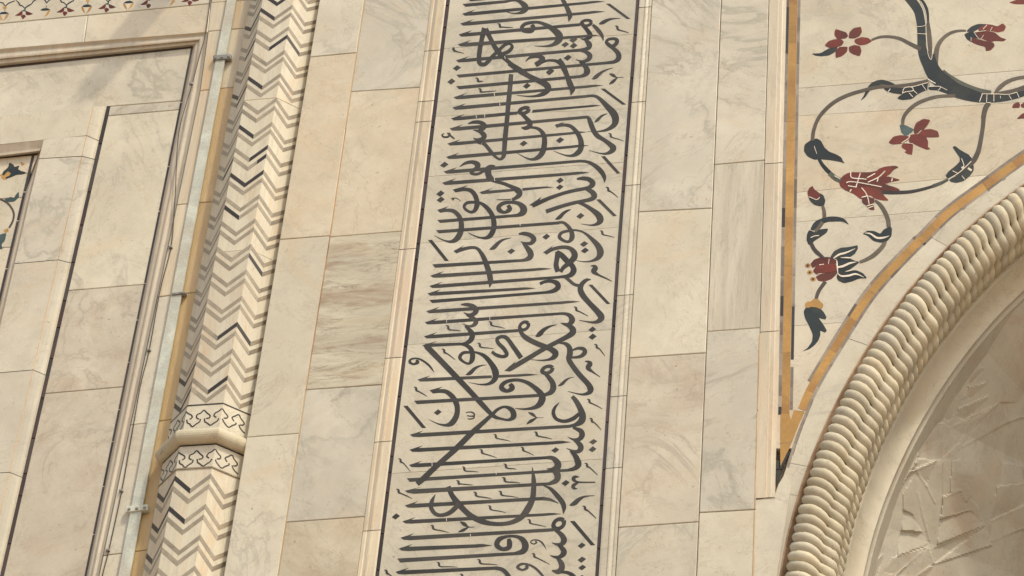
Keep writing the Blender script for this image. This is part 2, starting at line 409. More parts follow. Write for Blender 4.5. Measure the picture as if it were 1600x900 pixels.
# ---- row 0
CA(0, 405, -18, 1700, -120)
CA(0, 345, 50, 900, 18); S(0, [(880, 20, 31), (1000, 2, 32), (1080, 35, 55), (1130, 95, 75), (1100, 145, 50), (1020, 168, 22), (930, 160, 12), (870, 140, 4)])
A(0, 338, 172, 2120, 15, 40, 27); A(0, 315, 295, 2120, 142, 40, 28)
S(0, [(1585, -20, 46), (1640, 80, 52), (1682, 180, 60), (1680, 225, 42), (1668, 272, 5)])
MK(0, 780, 297, 975, 346)
A(0, 295, 432, 1810, 308, 40, 31, 'b')
S(0, [(1205, 310, 40), (1225, 345, 56), (1205, 388, 46), (1150, 398, 36), (1095, 375, 50), (1088, 335, 46), (1140, 295, 40), (1270, 278, 34), (1380, 310, 44), (1480, 372, 68), (1548, 440, 85), (1545, 500, 78), (1480, 556, 42), (1380, 578, 20), (1240, 574, 4)])
A(0, 283, 555, 2055, 440, 42, 27)
S(0, [(622, 352, 74), (585, 480, 55), (558, 620, 56), (546, 740, 54), (562, 795, 52), (618, 805, 46), (665, 765, 48), (730, 690, 42), (800, 625, 40), (870, 562, 36), (935, 550, 26), (962, 590, 40), (915, 645, 44), (840, 675, 40), (780, 690, 40)])
S(0, [(628, 362, 64), (690, 480, 52), (760, 610, 56), (830, 690, 60), (900, 758, 46), (1000, 842, 54), (1050, 870, 60)])
S(0, [(212, 622, 8), (232, 600, 18), (236, 628, 28), (272, 645, 12), (360, 667, 4)], 0, 'vowel_mark')
A(0, 260, 755, 1830, 624, 40, 33, 'b')
RING(0, 770, 288, 62, 34, -8, 42, 1)
S(0, [(850, 310, 30), (915, 375, 48), (968, 450, 36), (981, 510, 4)], 1)
S(0, [(715, 300, 46), (775, 370, 48), (818, 440, 58), (790, 478, 42), (745, 492, 26), (695, 482, 4)], 1)
S(0, [(755, 495, 30), (805, 555, 66), (795, 600, 48), (720, 622, 34), (640, 632, 32)], 1)
S(0, [(640, 625, 24), (745, 642, 34), (812, 690, 58), (795, 742, 48), (725, 768, 26), (642, 745, 4)], 1)
S(0, [(690, 770, 30), (745, 815, 56), (768, 860, 52), (760, 920, 46)], 1)
for x, y in ((607, 497), (507, 557), (610, 573), (537, 720)): D(0, x, y, 1)
BAR(0, 1040, 48, 1297, 236, 48, 1)
CR(0, [(930, 300, 14), (975, 282, 42), (1040, 250, 32), (1110, 234, 16), (1195, 230, 4)], 1)
MK(0, 1130, 325, 1300, 412, 1)
CA(0, 265, 935, 2160, 785, 34, 31)
S(0, [(2140, 786, 31), (2240, 772, 40), (2292, 730, 60), (2288, 670, 58), (2235, 610, 44), (2170, 560, 44), (2140, 525, 36), (2170, 492, 30), (2240, 485, 34), (2275, 510, 46), (2250, 560, 44), (2200, 585, 30)])
S(0, [(1130, 768, 6), (1190, 718, 30), (1290, 705, 40), (1345, 735, 58), (1312, 775, 58), (1255, 812, 56)])
S(0, [(1300, 790, 40), (1400, 758, 26), (1500, 760, 34), (1570, 800, 46), (1605, 860, 52), (1645, 940, 54), (1680, 1020, 58), (1716, 1110, 58), (1712, 1140, 44), (1697, 1192, 4)])
D(0, 1440, 890); D(0, 270, 850)
# mortar hairlines across some shafts
for r_, x, y, dx, dy in ((0, 868, 722, 10, 34), (1, 818, 383, 4, 40), (1, 887, 508, 4, 36), (1, 592, 660, 4, 40), (1, 697, 650, 4, 38), (4, 462, 815, 2, 44), (4, 1002, 785, 2, 34), (7, 600, 205, 3, 46), (7, 1400, 315, 3, 40), (8, 900, 190, 3, 44), (8, 1200, 395, 3, 44), (5, 1150, 703, 4, 36), (2, 900, 645, 4, 40), (3, 1300, 410, 3, 34)):
    p0, p1 = g(r_, x, y - dy / 2), g(r_, x + dx, y + dy / 2)
    ribbon(panel, 'mortar_hairline', [(*p0, 0.7), (*p1, 0.7)], Y_PAN, 0.0026, M['white'], 1)
# ---- row 1
for x, y in ((282, 220), (1512, 103), (1225, 275)): D(1, x, y)
MK(1, 585, 175, 680, 214)
CA(1, 345, 280, 1905, 155); S(1, [(1890, 157, 31), (1950, 135, 48), (1985, 95, 64), (1972, 40, 44), (1930, 0, 40)])
MK(1, 620, 308, 845, 336)
A(1, 310, 415, 2185, 265, 40, 29)
S(1, [(1000, -10, 52), (1130, 75, 70), (1250, 150, 58), (1380, 212, 62), (1470, 262, 76), (1488, 315, 74), (1430, 372, 52), (1340, 400, 28), (1230, 404, 14), (1100, 390, 4)])
A(1, 300, 545, 1990, 402, 40, 30, 'b')
S(1, [(1960, 404, 30), (2060, 398, 32), (2130, 430, 42), (2220, 520, 62), (2310, 620, 85), (2335, 700, 82), (2308, 770, 60), (2220, 825, 34), (2100, 845, 14), (1985, 845, 4)])
S(1, [(1030, 128, 52), (1012, 330, 56), (993, 520, 55), (978, 700, 54), (957, 900, 58), (945, 1060, 54), (935, 1150, 50), (895, 1190, 30), (840, 1165, 30), (780, 1100, 42), (715, 1020, 42), (670, 985, 40)])
A(1, 280, 680, 1110, 612, 40, 34, 'b')
PL(1, [(1300, 574), (2040, 512), (2090, 512), (2148, 520), (2050, 535), (1290, 608)])
RING(1, 1192, 582, 58, 32, -18, 52)
S(1, [(1165, 625, 40), (1225, 685, 48), (1266, 740, 62), (1250, 785, 52), (1205, 802, 40), (1160, 795, 14)])
S(1, [(1210, 800, 24), (1310, 795, 30), (1390, 825, 42), (1440, 900, 56), (1445, 1010, 64), (1420, 1105, 66), (1365, 1168, 54), (1290, 1193, 30), (1210, 1172, 15), (1100, 1112, 4)])
A(1, 262, 808, 1970, 664, 42, 31, 'b')
S(1, [(1940, 664, 31), (1992, 672, 40), (2020, 730, 58), (2055, 820, 60), (2105, 895, 58), (2190, 950, 48), (2270, 1010, 60), (2306, 1055, 74), (2262, 1105, 46), (2170, 1122, 20), (2000, 1080, 4)])
S(1, [(490, 748, 10), (560, 728, 38), (640, 730, 44), (695, 768, 56), (675, 812, 44), (620, 826, 20)])
S(1, [(555, 825, 4), (640, 845, 42), (692, 895, 62), (670, 935, 46), (610, 950, 36), (555, 925, 4)])
S(1, [(600, 965, 50), (660, 985, 50)])
S(2, [(330, 58, 8), (345, 80, 20), (318, 112, 22), (268, 112, 22), (246, 88, 16), (275, 70, 8)], 0, 'vowel_mark'); S(2, [(310, 60, 10), (350, 95, 22), (402, 137, 14)], 0, 'vowel_mark')
CR(1, [(1138, 122, 10), (1185, 142, 36), (1235, 168, 10), (1320, 164, 4)], 1); CR(1, [(1135, 254, 8), (1185, 218, 36), (1238, 172, 8)], 1)
CR(1, [(925, 188, 12), (968, 162, 42), (1035, 108, 28), (1110, 70, 14), (1180, 50, 4)], 1)
BAR(1, 1055, 310, 1320, 505, 46, 1)
S(1, [(505, -60, 46), (560, 20, 55), (610, 150, 56), (642, 250, 60), (668, 325, 50), (655, 390, 4)], 1)
PL(1, [(455, 762), (585, 718), (530, 752), (475, 795)], 1)
S(1, [(475, 775, 42), (560, 762, 36), (650, 778, 42), (720, 840, 50), (765, 915, 58), (785, 990, 66), (775, 1070, 64), (730, 1120, 56), (670, 1146, 32), (600, 1144, 18), (520, 1120, 10), (438, 1086, 3)], 1)
CR(1, [(952, 730, 8), (992, 698, 34), (1045, 648, 22), (1112, 620, 4)], 1)
# ---- row 2
A(2, 312, 195, 2065, 48, 40, 29); A(2, 297, 362, 2080, 217, 42, 29)
for x, y in ((275, 462), (1265, 195), (1720, 152), (1720, 657), (1717, 740)): D(2, x, y)
A(2, 268, 545, 1985, 412, 40, 30, 'b')
S(2, [(1960, 413, 30), (2070, 426, 36), (2165, 478, 50), (2240, 550, 56), (2276, 620, 44), (2275, 682, 4)])
S(2, [(468, 484, 8), (540, 440, 34), (630, 427, 44), (692, 462, 68), (670, 510, 50), (615, 540, 40), (620, 568, 34), (690, 576, 32), (760, 540, 32), (820, 495, 40), (860, 480, 40), (908, 482, 26)])
S(2, [(845, 490, 60), (822, 540, 72), (832, 600, 72), (862, 650, 76)])
S(2, [(850, 645, 40), (930, 672, 38), (1020, 696, 40), (1120, 738, 46), (1200, 788, 74), (1212, 835, 62), (1160, 880, 40), (1120, 895, 30)])
S(2, [(1110, 892, 10), (1020, 897, 12), (930, 896, 4)])
A(2, 250, 685, 2085, 555, 40, 30)
PL(2, [(380, 770), (572, 716), (520, 748), (412, 805)])
S(2, [(410, 785, 40), (520, 768, 38), (600, 780, 46), (655, 835, 54), (682, 910, 56), (682, 970, 60), (655, 1030, 46), (610, 1052, 30), (550, 1025, 30), (522, 980, 34), (560, 936, 34), (640, 928, 32), (720, 937, 32), (800, 990, 48), (868, 1080, 54), (895, 1180, 60), (888, 1270, 60), (852, 1340, 58), (795, 1374, 36), (720, 1370, 18), (640, 1343, 10), (575, 1308, 3)])
A(2, 712, 803, 1145, 775, 36, 28, 'b')
PL(2, [(1250, 752), (1500, 733), (1560, 730), (1632, 744), (1560, 750), (1250, 784)])
S(2, [(1930, 637, 18), (2000, 630, 42), (2080, 642, 50), (2130, 690, 66), (2100, 735, 50), (2040, 755, 38), (1900, 782, 38), (1760, 817, 38), (1600, 872, 42), (1500, 915, 46), (1400, 962, 46), (1375, 970, 44)])
PL(2, [(1335, 965), (1490, 860), (1460, 915), (1400, 978)])
S(2, [(2040, 758, 34), (2120, 800, 58), (2148, 850, 70), (2110, 890, 48), (2000, 915, 40), (1880, 940, 40), (1720, 985, 42), (1545, 1045, 46)])
BAR(2, 1140, 355, 1330, 565, 44, 1); MK(2, 1205, 68, 1400, 165, 1); MK(2, 1175, 742, 1325, 868, 1)
# ---- row 3
D(3, 307, 20); D(3, 310, 97)
S(3, [(435, 88, 5), (462, 76, 12), (472, 92, 14), (450, 100, 9)], 0, 'vowel_mark'); S(3, [(462, 74, 8), (515, 82, 10), (563, 117, 3)], 0, 'vowel_mark')
S(3, [(1150, 165, 40), (1172, 215, 56), (1110, 255, 34), (1045, 228, 55), (1035, 185, 50), (1095, 140, 42), (1200, 128, 38), (1290, 148, 50), (1345, 205, 80), (1335, 255, 76), (1280, 288, 42), (1200, 298, 32), (1120, 303, 31)])
CA(3, 268, 350, 1140, 303)
PL(3, [(265, 225), (412, 176), (360, 212), (300, 258)])
S(3, [(300, 238, 40), (400, 228, 38), (480, 245, 46), (542, 310, 54), (568, 400, 60), (558, 500, 66), (510, 585, 64), (440, 620, 34), (370, 612, 18), (300, 582, 10), (230, 545, 3)])
CA(3, 253, 480, 1790, 386)
S(3, [(1760, 387, 31), (1840, 382, 32), (1905, 435, 44), (1945, 505, 54), (1950, 570, 60), (1910, 620, 34), (1845, 608, 34), (1792, 560, 42), (1825, 508, 34), (1910, 486, 30), (2000, 478, 22), (2100, 508, 24), (2200, 590, 46), (2280, 680, 70), (2305, 760, 80), (2270, 828, 50), (2180, 866, 20), (2080, 870, 10), (1980, 850, 3)])
BAR(3, 178, 602, 385, 860, 46)
PL(3, [(467, 740), (608, 662), (560, 705), (508, 768)])
S(3, [(495, 748, 42), (600, 712, 40), (700, 694, 34), (770, 710, 36), (825, 780, 50), (868, 870, 60), (915, 1010, 66), (932, 1110, 62), (928, 1150, 40), (920, 1196, 3)])
CR(3, [(922, 718, 10), (975, 692, 46), (1040, 628, 36), (1110, 590, 18), (1190, 575, 3)])
for x, y in ((1190, 740), (1630, 558), (2100, 650), (2112, 733), (2057, 300)): D(3, x, y)
S(3, [(1285, 524, 14), (1350, 520, 40), (1430, 540, 50), (1474, 590, 60), (1440, 638, 44), (1380, 643, 28), (1308, 622, 4)])
S(3, [(1335, 640, 20), (1395, 705, 58), (1435, 770, 70), (1418, 822, 62), (1350, 852, 36), (1250, 860, 30)])
CA(3, 205, 905, 1270, 859, 40, 31)
S(3, [(1990, 122, 22), (2100, 160, 40), (2200, 222, 52), (2280, 290, 75), (2303, 350, 80), (2270, 395, 44), (2190, 415, 18), (2065, 398, 3)])
CR(3, [(622, 342, 10), (672, 318, 44), (722, 268, 36), (770, 236, 24), (815, 220, 8)], 1)
BAR(3, 1160, 95, 1365, 298, 46, 1); MK(3, 1180, 485, 1360, 568, 1)
PL(3, [(470, 755), (592, 673), (560, 720), (515, 780)], 1)
S(3, [(500, 765, 38), (600, 712, 38), (720, 690, 40), (805, 705, 46), (858, 760, 68), (858, 820, 72), (800, 880, 58), (720, 950, 46), (690, 1000, 40)], 1)
S(3, [(640, 745, 40), (700, 790, 62), (770, 865, 66), (830, 920, 60), (852, 980, 70), (820, 1032, 60), (755, 1055, 40), (670, 1062, 31)], 1)
S(3, [(660, 752, 70), (640, 850, 56), (632, 920, 60), (655, 996, 60)], 1)
# ---- row 4
A(4, 262, 245, 1772, 157, 42, 28); A(4, 247, 375, 1885, 264, 42, 31, 'b')
A(4, 225, 470, 1570, 402, 40, 29)
CA(4, 248, 550, 1730, 454, 38, 31); S(4, [(1700, 456, 31), (1800, 436, 48), (1856, 390, 62), (1840, 340, 60), (1770, 314, 40), (1690, 322, 34), (1630, 348, 36)])
A(4, 210, 690, 2128, 568, 40, 28)
A(4, 190, 830, 1890, 720, 42, 30, 'b')
S(4, [(1870, 721, 30), (1945, 722, 34), (2005, 748, 52), (2032, 798, 70), (2010, 842, 52), (1960, 860, 36), (1890, 838, 4)])
S(4, [(645, 608, 14), (720, 608, 38), (800, 632, 50), (830, 682, 66), (800, 725, 48), (740, 735, 28), (675, 706, 4)])
S(4, [(710, 735, 18), (790, 778, 50), (830, 820, 58), (805, 862, 44), (750, 878, 26), (660, 848, 4)])
S(4, [(695, 872, 24), (765, 945, 56), (785, 1000, 64), (755, 1062, 56), (690, 1094, 34), (620, 1102, 30)])
S(4, [(1148, 122, 8), (1190, 128, 34), (1205, 155, 56), (1180, 190, 56), (1240, 235, 24), (1320, 272, 16), (1412, 316, 4)], 1, 'vowel_mark')
S(4, [(1930, 255, 30), (1990, 300, 38), (2050, 350, 36), (2110, 370, 34), (2150, 368, 40)])
S(4, [(2268, 296, 6), (2215, 300, 36), (2160, 345, 52), (2135, 410, 66), (2165, 490, 68), (2245, 585, 60), (2345, 690, 68), (2396, 760, 78), (2372, 806, 56), (2290, 830, 24), (2120, 803, 3)])
BAR(4, 1140, 360, 1365, 598, 46, 1); MK(4, 935, 638, 1112, 752, 1)
# ---- row 5
MK(5, 575, 70, 760, 137); MK(5, 1110, 20, 1315, 106); MK(5, 970, 290, 1172, 360); MK(5, 525, 365, 692, 497)
A(5, 300, 205, 1480, 132, 42, 34, 'b')
A(5, 280, 315, 750, 300, 38, 32, 'b', barb=(178, -48))
S(5, [(740, 298, 28), (815, 312, 40), (880, 355, 54), (906, 425, 60), (900, 500, 58), (858, 545, 30), (790, 520, 30), (748, 468, 42), (790, 412, 38), (880, 405, 30), (960, 408, 28), (1060, 455, 48), (1150, 560, 64), (1195, 660, 80), (1180, 745, 62), (1110, 798, 34), (1000, 806, 16), (860, 780, 3)])
S(5, [(310, 318, 40), (350, 348, 66), (520, 520, 66), (700, 708, 66), (880, 896, 62), (1040, 1070, 60), (1170, 1200, 46), (1270, 1236, 28), (1360, 1248, 32), (1420, 1205, 66), (1400, 1128, 60), (1310, 1086, 30), (1220, 1120, 36), (1150, 1185, 42), (1000, 1320, 56), (880, 1430, 66), (700, 1610, 66), (560, 1735, 62), (410, 1870, 64), (290, 1985, 66), (215, 2050, 56)])
S(5, [(200, 505, 24), (222, 528, 40), (170, 552, 24), (122, 525, 32), (140, 492, 22), (200, 480, 18), (270, 500, 22), (350, 555, 24), (398, 610, 18), (426, 652, 3)], 0, 'vowel_mark')
A(5, 218, 745, 1728, 682, 42, 29)
CR(5, [(822, 685, 10), (878, 662, 46), (935, 608, 36), (1000, 575, 18), (1085, 560, 3)])
S(5, [(1148, 398, 32), (1210, 440, 40), (1290, 458, 38), (1336, 430, 46), (1300, 360, 46), (1230, 290, 44), (1218, 235, 42), (1275, 208, 38), (1340, 232, 46), (1420, 340, 52), (1515, 475, 56)])
RING(5, 392, 75, 60, 44, -35, 46, 1)
S(5, [(330, 110, 40), (370, 180, 50), (420, 225, 60), (520, 280, 60), (620, 322, 60), (720, 362, 62), (783, 412, 74), (765, 462, 58), (700, 495, 28), (600, 505, 13), (480, 495, 3)], 1)
S(5, [(848, 38, 4), (920, 58, 34), (985, 98, 64), (1003, 145, 76), (960, 192, 60), (830, 262, 50), (640, 362, 50), (400, 505, 54), (215, 612, 56)], 1)
PL(5, [(145, 636), (287, 514), (245, 585), (250, 620), (212, 646)], 1)
CR(5, [(535, 207, 10), (582, 180, 56), (640, 122, 42), (710, 82, 24), (800, 57, 3)], 1)
D(5, 1245, 120, 1); D(5, 1247, 210, 1); MK(5, 1270, 305, 1402, 450, 1)
S(5, [(1150, 515, 6), (1195, 525, 34), (1218, 550, 56), (1190, 598, 56), (1250, 650, 24), (1340, 712, 8)], 1, 'vowel_mark')
S(5, [(832, 293, 8), (900, 294, 38), (955, 340, 58), (965, 420, 70), (950, 485, 60), (990, 562, 60), (1080, 680, 60), (1190, 800, 64), (1222, 870, 74), (1190, 915, 44), (1100, 930, 20), (940, 892, 3)], 1)
S(5, [(985, 385, 18), (1060, 355, 30), (1130, 362, 44), (1152, 402, 54), (1110, 448, 42), (1040, 466, 28), (920, 468, 16)], 1)
RING(5, 682, 622, 66, 40, -20, 52, 1)
S(5, [(640, 650, 40), (690, 705, 50), (745, 780, 62), (756, 850, 72), (730, 900, 60), (670, 930, 40), (600, 944, 33)], 1)
S(5, [(215, 800, 46), (245, 850, 60), (180, 888, 40), (115, 855, 60), (120, 810, 50), (190, 765, 40), (310, 750, 34), (430, 782, 42), (530, 850, 54), (600, 920, 68), (620, 980, 80), (588, 1050, 70), (515, 1096, 40), (400, 1114, 20), (280, 1105, 4)], 1)
CR(5, [(817, 823, 8), (862, 802, 36), (912, 755, 28), (960, 726, 12), (1020, 713, 3)], 1)
# ---- row 6
MK(6, 295, 40, 460, 157)
PL(6, [(487, 78), (658, 33), (600, 68), (530, 118)])
S(6, [(530, 98, 42), (620, 88, 44), (700, 98, 50), (772, 155, 60), (822, 235, 64), (838, 320, 60), (822, 410, 66), (768, 488, 64), (700, 515, 34), (620, 505, 18), (550, 478, 10), (485, 445, 3)])
CA(6, 298, 210, 1910, 140, 40, 33)
D(6, 593, 355); BAR(6, 190, 275, 420, 548, 50)
S(6, [(945, 358, 9), (1000, 350, 12), (1042, 366, 16), (1048, 398, 16), (1000, 402, 12), (958, 395, 9)], 0, 'vowel_mark'); S(6, [(1046, 390, 14), (1044, 425, 16), (1000, 438, 13), (965, 435, 9)], 0, 'vowel_mark')
A(6, 247, 635, 2255, 528, 46, 34, 'b')
S(6, [(2220, 530, 34), (2310, 512, 46), (2385, 465, 80), (2402, 395, 80), (2372, 305, 68), (2322, 215, 58), (2272, 155, 44)])
S(6, [(2112, 232, 5), (2055, 298, 34), (2038, 370, 44), (2080, 440, 40), (2180, 466, 40), (2290, 430, 48), (2360, 370, 40)])
A(6, 240, 822, 2255, 724, 44, 34)
MK(6, 1290, 630, 1505, 718); MK(6, 1115, 820, 1330, 922); MK(6, 600, 600, 820, 688, 1); MK(6, 430, 790, 597, 895, 1); MK(6, 1260, 190, 1450, 312, 1); MK(6, 1290, 430, 1437, 574, 1)
CR(6, [(523, 355, 8), (580, 382, 36), (632, 420, 10), (718, 422, 4)], 1); CR(6, [(503, 502, 8), (560, 462, 36), (630, 425, 8)], 1)
S(6, [(1080, 545, 26), (1175, 585, 58), (1196, 640, 68), (1160, 690, 50), (1090, 695, 28), (1015, 662, 4)], 1)
S(6, [(1090, 695, 24), (1165, 755, 60), (1180, 808, 66), (1140, 845, 46), (1080, 836, 24), (1000, 803, 4)], 1)
S(6, [(1050, 835, 24), (1112, 900, 58), (1140, 960, 70), (1150, 1010, 70), (1105, 1055, 48), (1020, 1078, 30)], 1)
D(6, 1335, 722, 1); D(6, 1328, 818, 1); D(6, 863, 827, 1)
# ---- row 7
MK(7, 180, 135, 330, 293); MK(7, 155, 515, 352, 632); D(7, 150, 855)
A(7, 312, 213, 2060, 120, 46, 34, 'b')
S(7, [(2030, 121, 34), (2110, 128, 52), (2172, 190, 76), (2160, 245, 80), (2100, 264, 36), (2035, 260, 6)])
CA(7, 286, 380, 2310, 277, 42, 32)
A(7, 262, 535, 2090, 446, 54, 33, 'b', barb=(205, -48))
S(7, [(2060, 447, 33), (2150, 410, 60), (2172, 345, 76), (2140, 280, 70)])
S(7, [(1990, 470, 6), (2080, 508, 38), (2160, 590, 56), (2230, 680, 60), (2250, 750, 50), (2240, 828, 3)])
A(7, 262, 718, 2010, 630, 46, 36, 'b')
S(7, [(1980, 632, 36), (2080, 645, 30), (2180, 690, 3)])
S(7, [(802, 482, 58), (850, 590, 60), (915, 680, 72), (1000, 772, 64), (1090, 850, 66), (1220, 915, 64), (1340, 945, 50), (1480, 950, 46), (1610, 925, 52), (1720, 862, 66), (1795, 765, 78), (1855, 640, 66), (1872, 500, 60), (1870, 380, 50), (1854, 238, 3)])
S(7, [(645, 578, 3), (602, 660, 44), (588, 740, 50), (640, 820, 44), (720, 840, 40), (820, 810, 50), (900, 740, 56), (935, 685, 50)])
for a in ((975, 235, 1182, 300), (905, 408, 1117, 463), (1120, 552, 1347, 634), (1300, 722, 1527, 808)): MK(7, *a)
for a in ((295, 200, 457, 266), (280, 370, 500, 436), (235, 540, 480, 620), (1310, 190, 1472, 340), (1285, 727, 1452, 880)): MK(7, *a, 1)
D(7, 1070, 437, 1)
CR(7, [(1240, 362, 5), (1190, 362, 36), (1170, 390, 44), (1230, 426, 18), (1440, 428, 12)], 1); CR(7, [(1218, 508, 5), (1175, 502, 36), (1168, 470, 44), (1230, 432, 16)], 1)
CR(7, [(1120, 718, 10), (1185, 688, 54), (1245, 638, 42), (1320, 605, 18), (1435, 595, 3)], 1)
# ---- row 8
D(8, 268, 155)
A(8, 350, 213, 2335, 118, 46, 30); MK(8, 705, 262, 930, 353)
CR(8, [(1073, 218, 8), (1125, 248, 42), (1178, 282, 10), (1250, 283, 4)]); CR(8, [(1048, 348, 8), (1112, 322, 34), (1178, 286, 8)])
A(8, 330, 417, 2240, 318, 48, 36, 'b'); A(8, 308, 552, 1468, 512, 48, 36)
CA(8, 288, 678, 1790, 614, 48, 36)
S(8, [(1760, 616, 36), (1860, 585, 66), (1888, 515, 80), (1850, 440, 60), (1770, 402, 34), (1660, 402, 32), (1560, 440, 56), (1532, 510, 60), (1600, 560, 44), (1680, 540, 56), (1690, 480, 60), (1680, 430, 40)])
MK(8, 780, 725, 1042, 786); MK(8, 1290, 690, 1540, 757); MK(8, 125, 822, 280, 960); MK(8, 1070, 872, 1300, 940)
A(8, 265, 845, 1540, 796, 48, 36, 'b'); S(8, [(1500, 797, 36), (1590, 812, 44), (1650, 860, 50), (1690, 930, 54), (1700, 1000, 50)])
RING(8, 1025, 245, 72, 54, -35, 56, 1)
S(8, [(960, 300, 40), (1020, 345, 46), (1072, 400, 62), (1090, 455, 70), (1055, 500, 46), (1000, 500, 26), (940, 480, 4)], 1)
S(8, [(1020, 505, 30), (1082, 570, 62), (1085, 615, 66), (1040, 655, 42), (985, 660, 28), (918, 638, 4)], 1)
S(8, [(1000, 660, 30), (1055, 735, 64), (1062, 800, 70), (1015, 842, 60), (940, 828, 14)], 1)
S(8, [(1050, 845, 30), (1140, 856, 38), (1210, 900, 50), (1250, 980, 50)], 1)
MK(8, 635, 190, 866, 282, 1); MK(8, 690, 615, 912, 752, 1); MK(8, 1325, 22, 1492, 174, 1)
BAR(8, 1195, 210, 1450, 510, 54, 1)
for y, x in ((515, 1310), (690, 1313), (790, 1317), (920, 1312)): D(8, x, y, 1)
S(8, [(730, 460, 14), (748, 478, 18), (710, 496, 13), (675, 475, 16), (700, 448, 13), (770, 450, 15), (825, 490, 19), (870, 566, 3)], 1, 'vowel_mark')
S(8, [(610, 765, 30), (632, 790, 34), (570, 820, 24), (510, 787, 36), (560, 747, 28), (650, 755, 24), (740, 805, 28), (830, 900, 24), (860, 960, 10)], 1, 'vowel_mark')

# ================================================================== mouldings beside the lettering
def mid(l, y): return at(l, y)
def seg(l, ys): return [(l(y), y) for y in ys]
ML0 = lambda y: at(((674, 0), (566, 840)), y)                 # outer edge of the left moulding
MLin = lambda y: BLx(y) - 3.2
def moulding(parent, fa, fb, ys, prof, mat, slope=-0.075):
    """fa, fb: x of the two edges; ys: joint rows at edge fa; prof: (t, depth)"""
    for a, b in zip(ys[:-1], ys[1:]):
        rows = [a + 0.5 + (b - a - 1.0) * k / 3 for k in range(4)]
        lines = []
        for t, dy in prof:
            pts = []
            for r_ in rows:
                x = fa(r_) + (fb(r_) - fa(r_)) * t
                yy = r_ + slope * (x - fa(r_)); x = fa(yy) + (fb(yy) - fa(yy)) * t
                pts.append((x, yy))
            lines.append((pts, dy))
        ruled(parent, 'moulding_stone', lines, mat)
mo1 = thing('panel_moulding', 'narrow cream moulding between the ashlar pier by the zigzag column and the lettering', 'moulding', P(590, 900))
PROF_L = [(0.0, 0.03), (0.0, -0.004), (0.16, -0.004), (0.24, 0.002), (0.42, -0.006), (0.50, -0.006), (0.56, 0.003), (0.9, 0.007), (1.0, 0.012), (1.0, 0.03)]
moulding(mo1, lambda y: ML0(y), MLin, [-300, -70, 80, 159, 191, 390, 560, 691, 830, 960], PROF_L, M['mould'])
mo2 = thing('panel_moulding', 'narrow grey cream moulding between the lettering and the pier beside the arch', 'moulding', P(950, 900))
MR1 = lambda y: at(((1018.5, 0), (961, 900)), y)
MRin = lambda y: BRx(y) + 2.8
moulding(mo2, MRin, MR1, [-300, -70, 12, 160, 290, 462, 620, 732, 960], [(1 - t, d if d > 0.02 else d * 0.6) for t, d in PROF_L][::-1], M['cream'])

# ================================================================== ashlar piers
pierA = thing('ashlar_pier', 'strip of cream marble slabs between the zigzag column and the lettering', 'wall', P(470, 900))
E0 = lambda y: at(((499, 0), (349, 900)), y)
E1 = lambda y: at(((569.5, 0), (434, 900)), y) + (1.5 if 200 < y < 500 else 0)
E2 = lambda y: ML0(y)
def quad(fa, fb, a, b):
    """slab corners from edge functions and (left row, right row) pairs"""
    return [(fa(a[0]), a[0]), (fb(a[1]), a[1]), (fb(b[1]), b[1]), (fa(b[0]), b[0])]
ja = [(-300, -307), (-75, -82), (89, 82), (374, 368), (683, 677), (965, 960)]
for i, mt in enumerate(('warm', 'cream', 'warm', 'plain', 'cream')):
    slab(pierA, quad(E0, E1, ja[i], ja[i + 1]), Y_MAIN, M[mt], yback=0.34)
jb = [(-300, -309), (-78, -88), (143, 136), (370, 361), (609, 601), (816, 807), (965, 957)]
for i, mt in enumerate(('vein', 'grey', 'warm', 'flatstreak', 'vein', 'dirty')):
    slab(pierA, quad(E1, E2, jb[i], jb[i + 1]), Y_MAIN, M[mt])
# yellowed mortar bead in the upright joint
for a, b in ((-60, 200), (203, 370), (372, 610), (612, 680), (682, 960)):
    inlay(pierA, 'mortar_bead', [(E1(a) - 0.7, a), (E1(a) + 0.7, a), (E1(b) + 0.7, b), (E1(b) - 0.7, b)], Y_MAIN, -0.0006, M['orangeline' if 200 < a < 400 else 'tan'])

pierC = thing('ashlar_pier', 'strip of paler marble slabs between the lettering and the spandrel of the arch', 'wall', P(1080, 900))
C0 = MR1
C1 = lambda y: at(((1127, 0), (1088, 900)), y)
C2 = lambda y: at(((1201.5, 0), (1177, 900)), y)
jc = [(-300, -306), (-80, -86), (331, 325), (559, 551), (824, 815), (965, 957)]
for i, mt in enumerate(('cream', 'grey', 'plain', 'dirty', 'cream')):
    slab(pierC, quad(C0, C1, jc[i], jc[i + 1]), Y_MAIN, M[mt])
jd = [(-300, -306), (-84, -90), (257, 250), (518, 512), (801, 796), (965, 960)]
for i, mt in enumerate(('plain', 'vein', 'streak', 'vein', 'plain')):
    slab(pierC, quad(C1, C2, jd[i], jd[i + 1]), Y_MAIN + 0.002, M[mt])
for a, b in ((522, 640), (642, 795), (797, 960)):
    inlay(pierC, 'mortar_bead', [(C2(a) - 0.8, a), (C2(a) + 0.6, a), (C2(b) + 0.6, b), (C2(b) - 0.8, b)], Y_MAIN, 0.0012, M['tanline'])
C3 = lambda y: at(((1229, 0), (1211, 780)), y)
PROF_E = [(0.0, 0.03), (0.0, 0.0012), (0.52, 0.0), (0.56, 0.004), (0.76, 0.004), (0.82, 0.008), (1.0, 0.012), (1.0, 0.03)]
moulding(pierC, lambda y: C2(y) + 0.6, C3, [-300, -80, 256, 519, 779], PROF_E, M['mould'])
ruled(pierC, 'moulding_stone', [([(C2(779) + 0.6, 779), (C3(777), 777)], 0.001), ([(C2(779) + 0.6, 781.5), (C3(777), 779.5)], 0.03)], M['mould'])

